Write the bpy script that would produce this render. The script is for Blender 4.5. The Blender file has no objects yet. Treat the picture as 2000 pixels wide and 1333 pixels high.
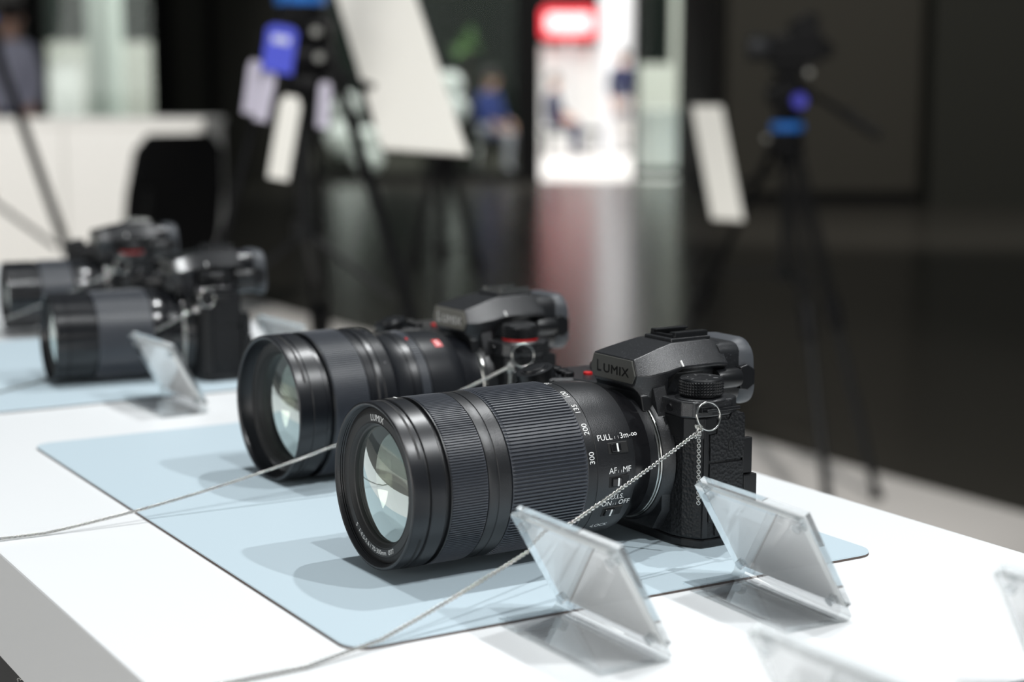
import bpy, bmesh, math, random
from mathutils import Vector, Matrix
random.seed(7)
PI = math.pi
scene = bpy.context.scene
COL = scene.collection

# ------------------------------------------------------------------ camera
# world axes: +X across the counter (front edge to back edge), +Y along it (away), z = 0 is the top of the desk mats
FPX, CX, CY, HY = 3322.0, 1000.0, 666.5, 172.0
CAMH = 0.237
PITCH = math.atan((CY - HY) / FPX)
ANG = math.atan(2014 / (FPX / math.cos(PITCH)))
FW = Vector((math.sin(ANG), math.cos(ANG), 0)); RT = Vector((math.cos(ANG), -math.sin(ANG), 0))
cam_data = bpy.data.cameras.new('camera'); cam = bpy.data.objects.new('camera', cam_data); COL.objects.link(cam)
cam.location = (0, 0, CAMH)
cam.rotation_euler = (PI / 2 - PITCH, 0, -ANG)
cam_data.sensor_fit = 'HORIZONTAL'; cam_data.sensor_width = 36.0; cam_data.lens = 36.0 * FPX / 2000.0
cam_data.clip_start = 0.02; cam_data.clip_end = 200
cam_data.dof.use_dof = True; cam_data.dof.focus_distance = 0.865; cam_data.dof.aperture_fstop = 5.4
cam_data.dof.aperture_blades = 0
scene.camera = cam

# ------------------------------------------------------------------ world, lamps, exposure
world = bpy.data.worlds.new('hall_daylight'); scene.world = world; world.use_nodes = True
world.node_tree.nodes['Background'].inputs['Color'].default_value = (0.86, 0.94, 1.0, 1)
world.node_tree.nodes['Background'].inputs['Strength'].default_value = 0.15
scene.view_settings.view_transform = 'Standard'; scene.view_settings.look = 'None'
scene.view_settings.exposure = 0.0; scene.view_settings.gamma = 1.0; scene.view_settings.use_curve_mapping = False

def spot(name, target, direction, dist, power, radius, size=70, color=(1, 1, 1)):
    d = Vector(direction).normalized(); p = Vector(target) + d * dist
    l = bpy.data.lights.new(name, 'SPOT'); l.energy = power; l.shadow_soft_size = radius
    l.spot_size = math.radians(size); l.spot_blend = 0.6; l.color = color
    o = bpy.data.objects.new(name, l); COL.objects.link(o); o.location = p
    o.rotation_euler = d.to_track_quat('Z', 'Y').to_euler()
    return o
# four ceiling track spots over the counter
for kx, ky, pw in ((0.46, -0.62, 138), (0.46, 0.20, 130), (0.0, -0.52, 124), (0.0, 0.20, 124)):
    spot('track_spot', (0.40, 0.75, 0), (kx, ky, 1.0), 3.0, pw, 0.03, 80, (0.97, 0.99, 1.0))

def area(name, loc, look, sx, sy, power, color=(1, 1, 1)):
    l = bpy.data.lights.new(name, 'AREA'); l.shape = 'RECTANGLE'; l.size = sx; l.size_y = sy; l.energy = power; l.color = color
    o = bpy.data.objects.new(name, l); COL.objects.link(o); o.location = loc
    o.rotation_euler = (Vector(loc) - Vector(look)).to_track_quat('Z', 'Y').to_euler()
    return o
def B(r, d, z): return RT * r + FW * d + Vector((0, 0, z))     # hall frame: right, forward, up
# added soft fill lights far left and behind the viewer, no windows built
area('left_fill', B(-9, -5.0, 1.8), B(0.2, 0.8, 0), 9, 3.5, 350, (1.0, 0.985, 0.955))
area('rear_fill', B(3.5, -14, 1.5), B(0.3, 5, 0), 14, 4, 420, (1.0, 0.985, 0.96))
# invented fill spots that brighten boards, cabinet, desk and right wall
def fill_spot(p, q, power, size):
    d = Vector(p) - Vector(q); return spot('fill_spot', q, d, d.length, power, 0.12, size, (1.0, 0.985, 0.95))
fill_spot(B(-0.3, 1.2, 3.0), B(-0.25, 3.25, 0.1), 235, 42)
fill_spot(B(0.9, 2.2, 3.2), B(0.75, 5.0, -0.2), 340, 44)
fill_spot(B(-2.3, 4.6, 3.4), B(-2.3, 8.0, -0.3), 620, 62)
fill_spot(B(0.2, 13.0, 5.5), B(0.4, 22.6, 0.0), 2600, 46)
fill_spot(B(2.6, 9.0, 5.0), B(3.6, 16.8, 0.0), 1700, 70)
# daylight of the bright forecourt beyond the glass front (skylight above it)
area('forecourt_skylight', B(0.0, 25.2, 6.5), B(0.0, 27.5, -0.9), 26, 7, 3600, (1, 0.99, 0.97))

# ------------------------------------------------------------------ pixel helpers (photo frame) for laying out the hall
def at(px, py, d):
    dy = py - CY; hf = FPX * math.cos(PITCH) - dy * math.sin(PITCH); zc = -FPX * math.sin(PITCH) - dy * math.cos(PITCH)
    t = d / hf
    return ((px - CX) * t, d, CAMH + zc * t)
def A(px, py, d): return B(*at(px, py, d))
FLOOR = -0.9

# ------------------------------------------------------------------ materials
def mat(name, col, rough=0.5, metal=0.0, bump=None, spec=0.5, speck=None, coat=0.0, emit=0.0):
    m = bpy.data.materials.new(name); m.use_nodes = True; nt = m.node_tree; b = nt.nodes['Principled BSDF']
    b.inputs['Base Color'].default_value = (*col, 1); b.inputs['Roughness'].default_value = rough
    b.inputs['Metallic'].default_value = metal; b.inputs['Specular IOR Level'].default_value = spec
    b.inputs['Coat Weight'].default_value = coat
    if emit:
        b.inputs['Emission Color'].default_value = (*col, 1); b.inputs['Emission Strength'].default_value = emit
    tc = nt.nodes.new('ShaderNodeTexCoord')
    if bump:
        kind, sc, st, dist = bump
        if kind == 'vor':
            t = nt.nodes.new('ShaderNodeTexVoronoi'); t.inputs['Scale'].default_value = sc; out = t.outputs['Distance']
        else:
            t = nt.nodes.new('ShaderNodeTexNoise'); t.inputs['Scale'].default_value = sc; t.inputs['Detail'].default_value = 3; out = t.outputs['Fac']
        nt.links.new(tc.outputs['Object'], t.inputs['Vector'])
        bp = nt.nodes.new('ShaderNodeBump'); bp.inputs['Strength'].default_value = st; bp.inputs['Distance'].default_value = dist
        nt.links.new(out, bp.inputs['Height']); nt.links.new(bp.outputs['Normal'], b.inputs['Normal'])
    if speck:
        sc, col2, lo, hi = speck
        t = nt.nodes.new('ShaderNodeTexNoise'); t.inputs['Scale'].default_value = sc; t.inputs['Detail'].default_value = 4
        nt.links.new(tc.outputs['Object'], t.inputs['Vector'])
        r = nt.nodes.new('ShaderNodeValToRGB'); r.color_ramp.elements[0].position = lo; r.color_ramp.elements[1].position = hi
        r.color_ramp.elements[0].color = (*col, 1); r.color_ramp.elements[1].color = (*col2, 1)
        nt.links.new(t.outputs['Fac'], r.inputs['Fac']); nt.links.new(r.outputs['Color'], b.inputs['Base Color'])
    return m
def clear_mat(name, tint, refl, rough=0.02, gcol=(1, 1, 1)):
    """clear sheet: lets light straight through, mirrors more at grazing angles"""
    m = bpy.data.materials.new(name); m.use_nodes = True; nt = m.node_tree; nt.nodes.clear()
    o = nt.nodes.new('ShaderNodeOutputMaterial'); mx = nt.nodes.new('ShaderNodeMixShader')
    t = nt.nodes.new('ShaderNodeBsdfTransparent'); g = nt.nodes.new('ShaderNodeBsdfGlossy'); lw = nt.nodes.new('ShaderNodeLayerWeight')
    t.inputs['Color'].default_value = (*tint, 1); g.inputs['Roughness'].default_value = rough; g.inputs['Color'].default_value = (*gcol, 1)
    mp = nt.nodes.new('ShaderNodeMapRange'); mp.inputs['To Min'].default_value = refl; mp.inputs['To Max'].default_value = min(1, refl + 0.6)
    lw.inputs['Blend'].default_value = 0.35
    nt.links.new(lw.outputs['Facing'], mp.inputs['Value']); nt.links.new(mp.outputs['Result'], mx.inputs['Fac'])
    nt.links.new(t.outputs[0], mx.inputs[1]); nt.links.new(g.outputs[0], mx.inputs[2]); nt.links.new(mx.outputs[0], o.inputs['Surface'])
    return m
def glass_mat(name, col, ior=1.49, rough=0.0):
    m = bpy.data.materials.new(name); m.use_nodes = True; nt = m.node_tree; nt.nodes.clear()
    o = nt.nodes.new('ShaderNodeOutputMaterial'); g = nt.nodes.new('ShaderNodeBsdfGlass'); tr = nt.nodes.new('ShaderNodeBsdfTransparent'); mx = nt.nodes.new('ShaderNodeMixShader')
    g.inputs['Color'].default_value = (*col, 1); g.inputs['IOR'].default_value = ior; g.inputs['Roughness'].default_value = rough
    tr.inputs['Color'].default_value = (*col, 1); mx.inputs['Fac'].default_value = 0.12
    nt.links.new(g.outputs[0], mx.inputs[1]); nt.links.new(tr.outputs[0], mx.inputs[2]); nt.links.new(mx.outputs[0], o.inputs['Surface'])
    return m

M = {}
M['table'] = mat('white_laminate', (0.84, 0.855, 0.86), 0.32, bump=('noise', 900, 0.02, 0.0005))
M['table_side'] = mat('white_laminate_edge', (0.82, 0.82, 0.79), 0.4)
M['under'] = mat('counter_base_dark', (0.03, 0.03, 0.03), 0.6)
M['mat_top'] = mat('blue_desk_mat', (0.485, 0.585, 0.64), 0.55, bump=('noise', 1500, 0.06, 0.0004))
M['mat_edge'] = mat('mat_edge_brown', (0.10, 0.075, 0.065), 0.7)
M['lens_black'] = mat('lens_satin_black', (0.0045, 0.0054, 0.0078), 0.33, bump=('noise', 2500, 0.04, 0.0002), spec=0.6)
M['lens_gloss'] = mat('lens_gloss_black', (0.006, 0.006, 0.007), 0.18)
M['lens_tex'] = mat('lens_textured_black', (0.006, 0.0065, 0.008), 0.36, bump=('noise', 1800, 0.3, 0.0003), spec=0.7)
M['rubber'] = mat('ribbed_rubber', (0.028, 0.033, 0.044), 0.44, spec=0.9)
M['inner'] = mat('inner_matte_black', (0.022, 0.022, 0.022), 0.5)
M['inner_dark'] = mat('inner_deep_black', (0.004, 0.004, 0.004), 0.6)
M['body'] = mat('body_black_crinkle', (0.004, 0.0046, 0.006), 0.36, spec=0.8, bump=('noise', 2200, 0.35, 0.0003), speck=(1400, (0.11, 0.115, 0.13), 0.62, 0.80))
M['body_gloss'] = mat('body_smooth_black', (0.006, 0.0065, 0.008), 0.24, spec=0.6)
M['lens_far'] = mat('lens_glossy_black', (0.006, 0.0065, 0.008), 0.20, spec=0.6)
M['paper'] = mat('white_card', (0.80, 0.80, 0.79), 0.6)
M['leather'] = mat('body_leatherette', (0.005, 0.0055, 0.0065), 0.42, bump=('vor', 620, 0.55, 0.0005), spec=0.35)
M['plastic'] = mat('black_plastic', (0.005, 0.0055, 0.0065), 0.34, spec=0.4)
M['plate'] = mat('nameplate_grey', (0.060, 0.060, 0.054), 0.42, bump=('noise', 2500, 0.1, 0.0002))
M['plate2'] = mat('nameplate_taupe', (0.15, 0.145, 0.125), 0.45)
M['eyecup'] = mat('eyecup_grey_rubber', (0.055, 0.06, 0.068), 0.5)
M['silver'] = mat('polished_steel', (0.55, 0.55, 0.53), 0.18, 1.0)
M['chain'] = mat('chain_steel', (0.50, 0.50, 0.48), 0.22, 1.0)
M['white_ink'] = mat('white_ink', (0.85, 0.85, 0.83), 0.5)
M['dark_ink'] = mat('engraved_black', (0.004, 0.004, 0.004), 0.6)
M['grey_ink'] = mat('grey_ink', (0.35, 0.35, 0.36), 0.5)
M['red'] = mat('red_anodised', (0.55, 0.010, 0.012), 0.3)
M['glass_front'] = clear_mat('coated_front_glass', (0.88, 0.94, 0.91), 0.36, 0.0, (0.93, 1.0, 0.96))
M['glass_mid'] = clear_mat('coated_inner_glass', (0.82, 0.92, 0.88), 0.5, 0.0, (1.0, 0.98, 0.88))
M['glass_back'] = clear_mat('coated_rear_glass', (0.6, 0.7, 0.68), 0.55, 0.0, (0.88, 0.98, 1.0))
M['acrylic'] = clear_mat('clear_acrylic_face', (0.965, 0.97, 0.975), 0.07)
M['acrylic_edge'] = glass_mat('clear_acrylic_edge', (0.97, 0.985, 0.985))
M['magnet'] = clear_mat('frosted_pin', (0.80, 0.82, 0.83), 0.10, 0.3)

# ------------------------------------------------------------------ mesh helpers
def link(name, me, parent=None):
    o = bpy.data.objects.new(name, me); COL.objects.link(o)
    if parent is not None: o.parent = parent
    return o
def obj(name, bm, m, parent=None, smooth=None, bevel=None, scale=1.0):
    """bmesh -> one mesh object; smooth = auto-smooth angle in degrees; m = material or list"""
    if scale != 1.0: bmesh.ops.scale(bm, vec=(scale,) * 3, verts=bm.verts)
    bmesh.ops.recalc_face_normals(bm, faces=bm.faces)
    if smooth is not None:
        for f in bm.faces: f.smooth = True
        for e in bm.edges:
            if len(e.link_faces) == 2 and e.calc_face_angle(0) > math.radians(smooth): e.smooth = False
    me = bpy.data.meshes.new(name); bm.to_mesh(me); bm.free()
    for k in (m if isinstance(m, (list, tuple)) else [m]): me.materials.append(k)
    o = link(name, me, parent)
    if bevel:
        b = o.modifiers.new('bevel', 'BEVEL'); b.width = bevel; b.segments = 2; b.limit_method = 'ANGLE'; b.angle_limit = math.radians(32)
        b.harden_normals = False
    return o
def empty(name, loc=(0, 0, 0), rz=0.0, label=None, cat=None, group=None):
    o = bpy.data.objects.new(name, None); COL.objects.link(o); o.location = loc; o.rotation_euler = (0, 0, rz); o.empty_display_size = 0.02
    tag(o, label, cat, group); return o
def tag(o, label=None, cat=None, group=None, kind=None):
    if label: o['label'] = label
    if cat: o['category'] = cat
    if group: o['group'] = group
    if kind: o['kind'] = kind
    return o
def box(bm, x0, x1, y0, y1, z0, z1, mi=0, mtx=None):
    v = [bm.verts.new((x, y, z)) for z in (z0, z1) for y in (y0, y1) for x in (x0, x1)]
    if mtx is not None:
        for q in v: q.co = mtx @ q.co
    for f in ((0, 1, 3, 2), (4, 6, 7, 5), (0, 4, 5, 1), (2, 3, 7, 6), (0, 2, 6, 4), (1, 5, 7, 3)):
        bm.faces.new([v[i] for i in f]).material_index = mi
    return v
def prism(bm, pts, lo, hi, axis='z', mi=0, inset_hi=0.0):
    """polygon pts extruded from lo to hi along an axis"""
    n = len(pts); cx = sum(p[0] for p in pts) / n; cy = sum(p[1] for p in pts) / n
    def P(a, b, h):
        return {'z': (a, b, h), 'y': (a, h, b), 'x': (h, a, b)}[axis]
    k = 1 - inset_hi
    a = [bm.verts.new(P(p[0], p[1], lo)) for p in pts]
    b = [bm.verts.new(P(cx + (p[0] - cx) * k, cy + (p[1] - cy) * k, hi)) for p in pts]
    bm.faces.new(a).material_index = mi; bm.faces.new(b[::-1]).material_index = mi
    for i in range(n):
        bm.faces.new([a[i], b[i], b[(i + 1) % n], a[(i + 1) % n]]).material_index = mi
def loft(bm, rings, caps=True, mi=0, closed=True):
    vs = [[bm.verts.new(p) for p in r] for r in rings]
    n = len(rings[0])
    for a, b in zip(vs[:-1], vs[1:]):
        for i in range(n if closed else n - 1):
            j = (i + 1) % n
            bm.faces.new([a[i], a[j], b[j], b[i]]).material_index = mi
    if caps:
        bm.faces.new(vs[0][::-1]).material_index = mi; bm.faces.new(vs[-1]).material_index = mi
    return vs
def lathe(bm, prof, n=96, axis='x', c=(0, 0, 0), caps=False, mi=0, close=False):
    """prof = [(position along axis, radius)]"""
    rings = []
    for s, r in prof:
        ring = []
        for i in range(n):
            a = 2 * PI * i / n; u, v = r * math.cos(a), r * math.sin(a)
            p = {'x': (s, u, v), 'z': (u, v, s), 'y': (u, s, v)}[axis]
            ring.append((c[0] + p[0], c[1] + p[1], c[2] + p[2]))
        rings.append(ring)
    if close: rings.append(rings[0])
    vs = loft(bm, rings, caps, mi)
    return vs
def cyl(bm, p0, p1, r0, r1=None, n=16, mi=0, caps=True):
    p0, p1 = Vector(p0), Vector(p1); r1 = r0 if r1 is None else r1
    d = (p1 - p0).normalized(); u = d.orthogonal().normalized(); v = d.cross(u)
    loft(bm, [[p + (u * math.cos(2 * PI * i / n) + v * math.sin(2 * PI * i / n)) * r for i in range(n)] for p, r in ((p0, r0), (p1, r1))], caps, mi)
def tube(bm, pts, r, n=10, mi=0, caps=True):
    pts = [Vector(p) for p in pts]; rings = []; u = None
    for i, p in enumerate(pts):
        d = (pts[min(i + 1, len(pts) - 1)] - pts[max(i - 1, 0)]).normalized()
        u = d.orthogonal().normalized() if u is None else (u - d * u.dot(d)).normalized()
        v = d.cross(u); rr = r[i] if isinstance(r, (list, tuple)) else r
        rings.append([p + (u * math.cos(2 * PI * k / n) + v * math.sin(2 * PI * k / n)) * rr for k in range(n)])
    loft(bm, rings, caps, mi)
def ribring(bm, x0, x1, r, n, depth, c=(0, 0, 0), frac=0.5):
    """ribbed grip ring along x: n ribs with chamfered ends"""
    h = abs(x1 - x0) * 0.03
    def ring(x, lo, hi):
        out = []
        for i in range(n):
            for k, rr in ((0.0, lo), (0.5 - frac * 0.35, lo), (0.5 + 0.0 * frac, hi), (1 - 0.5 * (0.5 - frac * 0.35), hi)):
                a = 2 * PI * (i + k) / n
                out.append((x + c[0], c[1] + rr * math.cos(a), c[2] + rr * math.sin(a)))
        return out
    s = 1 if x1 > x0 else -1
    loft(bm, [ring(x0, r - depth * 2.5, r - depth * 2.5), ring(x0, r - depth, r - depth), ring(x0 + s * h, r - depth, r), ring(x1 - s * h, r - depth, r), ring(x1, r - depth, r - depth), ring(x1, r - depth * 2.5, r - depth * 2.5)], False)
def rrect(w, h, r, n=5):
    out = []
    for cx, cy, a0 in ((w - r, h - r, 0), (-w + r, h - r, 90), (-w + r, -h + r, 180), (w - r, -h + r, 270)):
        for i in range(n + 1):
            a = math.radians(a0 + 90 * i / n); out.append((cx + r * math.cos(a), cy + r * math.sin(a)))
    return out
_tc = {}
def text_pts(s, size, spacing=1.0):
    key = (s, size, spacing)
    if key not in _tc:
        cu = bpy.data.curves.new('lettering', 'FONT'); cu.body = s; cu.size = size; cu.align_x = 'CENTER'; cu.align_y = 'CENTER'; cu.space_character = spacing; cu.resolution_u = 3
        o = bpy.data.objects.new('lettering', cu); COL.objects.link(o)
        bpy.context.view_layer.update()
        dg = bpy.context.evaluated_depsgraph_get(); me = bpy.data.meshes.new_from_object(o.evaluated_get(dg))
        _tc[key] = ([tuple(v.co) for v in me.vertices], [tuple(p.vertices) for p in me.polygons])
        bpy.data.objects.remove(o); bpy.data.curves.remove(cu); bpy.data.meshes.remove(me)
    return _tc[key]
def text(bm, s, size, fn, spacing=1.0, mi=0):
    """flat print: fn maps (u, v) of the lettering to a 3-D point"""
    vs, fs = text_pts(s, size, spacing)
    bv = [bm.verts.new(fn(v[0], v[1])) for v in vs]
    for f in fs:
        try: bm.faces.new([bv[i] for i in f]).material_index = mi
        except ValueError: pass

# ------------------------------------------------------------------ the hall: floors, walls, front
def bgbox(bm, r0, r1, d0, d1, z0, z1, mi=0):
    v = [bm.verts.new(B(r, d, z)) for z in (z0, z1) for d in (d0, d1) for r in (r0, r1)]
    for f in ((0, 1, 3, 2), (4, 6, 7, 5), (0, 4, 5, 1), (2, 3, 7, 6), (0, 2, 6, 4), (1, 5, 7, 3)):
        bm.faces.new([v[i] for i in f]).material_index = mi
def R(px, d): return at(px, HY, d)[0]
def Z(py, d): return at(CX, py, d)[2]
def struct(name, m, *boxes, bevel=None):
    bm = bmesh.new()
    for b in boxes: bgbox(bm, *b)
    return tag(obj(name, bm, m, bevel=bevel), kind='structure')
M['floor_dark'] = mat('dark_polished_floor', (0.048, 0.044, 0.037), 0.22, spec=0.45, bump=('noise', 3, 0.05, 0.01))
M['floor_light'] = mat('pale_grey_carpet', (0.70, 0.665, 0.63), 0.9, bump=('noise', 300, 0.3, 0.003))
M['wall_dark'] = mat('charcoal_wall', (0.024, 0.024, 0.020), 0.8, spec=0.1)
M['wall_brown'] = mat('charcoal_wall_panel', (0.042, 0.039, 0.032), 0.8, spec=0.1)
M['frame_black'] = mat('black_frame', (0.003, 0.003, 0.003), 0.7, spec=0.1)
M['wall_grey'] = mat('grey_plaster', (0.06, 0.06, 0.055), 0.7)
M['white_wall'] = mat('white_plaster', (0.86, 0.86, 0.84), 0.7)
M['pale_wall'] = mat('pale_grey_wall', (0.45, 0.45, 0.41), 0.7)
M['white_floor'] = mat('white_stone_paving', (0.70, 0.68, 0.66), 0.5)
M['window_glass'] = clear_mat('shopfront_glass', (0.86, 0.90, 0.88), 0.003)
M['green_dark'] = mat('dark_green_cladding', (0.016, 0.021, 0.018), 0.8, spec=0.1)

bm = bmesh.new(); bgbox(bm, -26, 26, -8, 21.2, FLOOR - 0.2, FLOOR)
tag(obj('floor', bm, M['floor_dark']), kind='structure')
bm = bmesh.new(); box(bm, -5, 3.47, -6, 14, FLOOR, FLOOR + 0.006)
tag(obj('floor_carpet', bm, M['floor_light']), kind='structure')
struct('floor_forecourt', M['white_floor'], (R(1030, 24), 26, 21.2, 46, FLOOR - 0.2, FLOOR - 0.005))
struct('floor_terrace', M['floor_dark'], (-26, R(1030, 24), 21.2, 46, FLOOR - 0.2, FLOOR - 0.005))
DF = 21.0
TOP = 7.0
def post(name, px0, px1, m='frame_black', d=DF, depth=0.35, top=TOP):
    return struct(name, M[m], (R(px0, d), R(px1, d), d, d + depth, FLOOR, top))
# glass front of the hall: black posts, grey piers, low sill
post('trim_1', -600, 0 - 20); post('trim_2', 50, 80); post('trim_3', 298, 338)
struct('wall_pier', M['wall_dark'], (R(338, DF), R(405, DF), DF + 0.05, DF + 0.4, FLOOR, TOP))
post('trim_4', 405, 422)
struct('wall_front', M['wall_dark'], (R(422, DF), R(560, DF), DF + 0.05, DF + 0.4, FLOOR, TOP))
post('trim_5', 560, 585); post('trim_6', 1008, 1056); post('trim_7', 1238, 1247, d=DF - 0.1, depth=0.15); post('trim_8', 1392, 1412)
struct('trim_sill', M['frame_black'], (R(585, DF), R(1008, DF), DF, DF + 0.3, FLOOR, Z(338, DF)), (R(-20, DF), R(50, DF), DF, DF + 0.3, FLOOR, Z(250, DF)), (R(80, DF), R(298, DF), DF, DF + 0.3, FLOOR, Z(260, DF)))
struct('wall_header', M['wall_dark'], (R(-600, DF), R(1412, DF), DF, DF + 0.4, 2.6, TOP))
for i, (a, b) in enumerate(((80, 298), (585, 1008), (1247, 1392))):
    struct('window_%d' % (i + 1), M['window_glass'], (R(a, DF), R(b, DF), DF + 0.16, DF + 0.172, FLOOR, 2.6))
# right-hand walls
DR = 17.0
struct('wall_right', M['wall_brown'], (R(1410, DR), R(1822, DR), DR, DR + 0.3, FLOOR, TOP))
struct('wall_right_near', M['wall_dark'], (R(1822, 16.5), R(3200, 16.5), 16.5, 17.3, FLOOR, TOP))
struct('baseboard_right', M['frame_black'], (R(1410, DR), R(1822, DR), DR - 0.03, DR, FLOOR, FLOOR + 0.12))
struct('wall_right_return', M['frame_black'], (R(1410, DR) - 0.05, R(1410, DR) + 0.05, DR, DF, FLOOR, TOP))
# forecourt beyond the glass
struct('wall_forecourt', M['wall_grey'], (-26, R(640, 40), 40, 40.4, FLOOR, 8))
struct('wall_forecourt_white', M['white_wall'], (R(1040, 34), R(1245, 34), 34, 34.4, FLOOR, Z(88, 34)))
struct('wall_forecourt_dark', M['green_dark'], (R(640, 36), R(1150, 36), 36, 36.3, FLOOR, 8), (R(1150, 38), 26, 38, 38.3, FLOOR, 8))
struct('wall_forecourt_pale', M['pale_wall'], (R(1312, 30), R(1386, 30), 30, 30.3, FLOOR, 6), (R(1244, 30), R(1312, 30), 30.02, 30.3, FLOOR, Z(125, 30)))
struct('wall_forecourt_cladding', M['green_dark'], (R(60, 30), R(300, 30), 30, 30.3, Z(82, 30), 6))
struct('wall_forecourt_band', M['pale_wall'], (R(60, 29.9), R(300, 29.9), 29.9, 30.3, FLOOR, Z(82, 30)))

def column(name, px0, px1, d, top, m, label):
    bm = bmesh.new(); r0, r1 = R(px0, d), R(px1, d); c = B((r0 + r1) / 2, d, 0); r = (r1 - r0) / 2
    lathe(bm, [(FLOOR, r * 1.25), (FLOOR + 0.12, r * 1.25), (FLOOR + 0.16, r), (top - 0.2, r), (top - 0.15, r * 1.2), (top, r * 1.2)], 40, 'z', (c.x, c.y, 0), True)
    return tag(obj(name, bm, m, smooth=40), label, 'column')
M['col_green'] = mat('pale_green_paint', (0.66, 0.72, 0.67), 0.5)
M['col_white'] = mat('white_paint', (0.88, 0.88, 0.90), 0.5)
column('round_column', 174, 242, 25, 6, M['col_green'], 'round pale green column outside the left window')
column('round_column', 1168, 1238, 31, 6, M['col_white'], 'round white column in the bright doorway opening')

# ------------------------------------------------------------------ the counter
TZ = -0.0018                                  # counter top, just under the mats
TS = 1 - TZ / CAMH
def counter():
    t = empty('display_counter', (0.44, 0.8, FLOOR), 0, 'long white display counter carrying the cameras, mats and card stands', 'counter')
    x0, x1, y0, y1 = 0.211 * TS - .44, 0.664 * TS - .44, -0.6 - .8, 2.35 - .8
    h = TZ - FLOOR
    bm = bmesh.new(); box(bm, x0, x1, y0, y1, h - 0.059, h)
    o = obj('countertop', bm, [M['table'], M['table_side']], t, bevel=0.0012)
    bm = bmesh.new(); box(bm, x0 + .03, x1 - .03, y0 + .04, y1 - .04, 0.08, h - 0.0592)
    obj('cabinet_body', bm, M['under'], t)
    bm = bmesh.new(); box(bm, x0 + .06, x1 - .06, y0 + .08, y1 - .08, 0.006, 0.0799)
    obj('plinth', bm, M['frame_black'], t)
counter()
def desk_mat(x0, x1, y0, y1, label, n=6):
    cx, cy = (x0 + x1) / 2, (y0 + y1) / 2
    pts = rrect((x1 - x0) / 2, (y1 - y0) / 2, 0.012, n)
    e = empty('desk_mat', (cx, cy, TZ), 0, label, 'mat', 'pale blue desk mats on the counter')
    bm = bmesh.new(); prism(bm, pts, 0.0, 0.0012); obj('backing', bm, M['mat_edge'], e)
    bm = bmesh.new(); prism(bm, pts, 0.0012, -TZ, inset_hi=0.0012); obj('surface', bm, M['mat_top'], e)
desk_mat(0.300, 0.601, 0.634, 1.127, 'pale blue desk mat under the two nearer sharp cameras')
desk_mat(0.300, 0.601, 1.256, 1.615, 'pale blue desk mat under the blurred camera at left')

# ------------------------------------------------------------------ mirrorless cameras (local frame in mm: +x lens direction, +y camera's left, z up, x = 0 at the lens flange)
K = 0.001
def mk(name, build, m, parent, smooth=None, bevel=None):
    bm = bmesh.new(); build(bm); return obj(name, bm, m, parent, smooth, None if bevel is None else bevel * K, K)
MH = 44.5          # mount centre height

BODY = [(-8, -44), (-8, 34), (-9.5, 41), (-12.5, 47), (-15.5, 50.6), (-20, 51), (-40, 51), (-43, 47), (-43, -78), (-38, -83), (-16, -83), (-8, -80)]
GRIP = [(-9, -46), (2, -48), (12, -51), (19, -56), (22, -63), (21, -71), (16, -78), (8, -82), (-9, -83)]
SHOULDER_L = [(-6.5, 22), (-6.5, 31), (-5.5, 44), (-9, 50), (-20, 51.6), (-34, 51.2), (-42, 45), (-43, 22)]
SHOULDER_R = [(-6, -22), (-43, -22), (-43, -76), (-37, -82), (-12, -82.5), (8, -81), (16, -77), (20.5, -70), (21, -62), (17, -55), (9, -50), (0, -46)]

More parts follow.
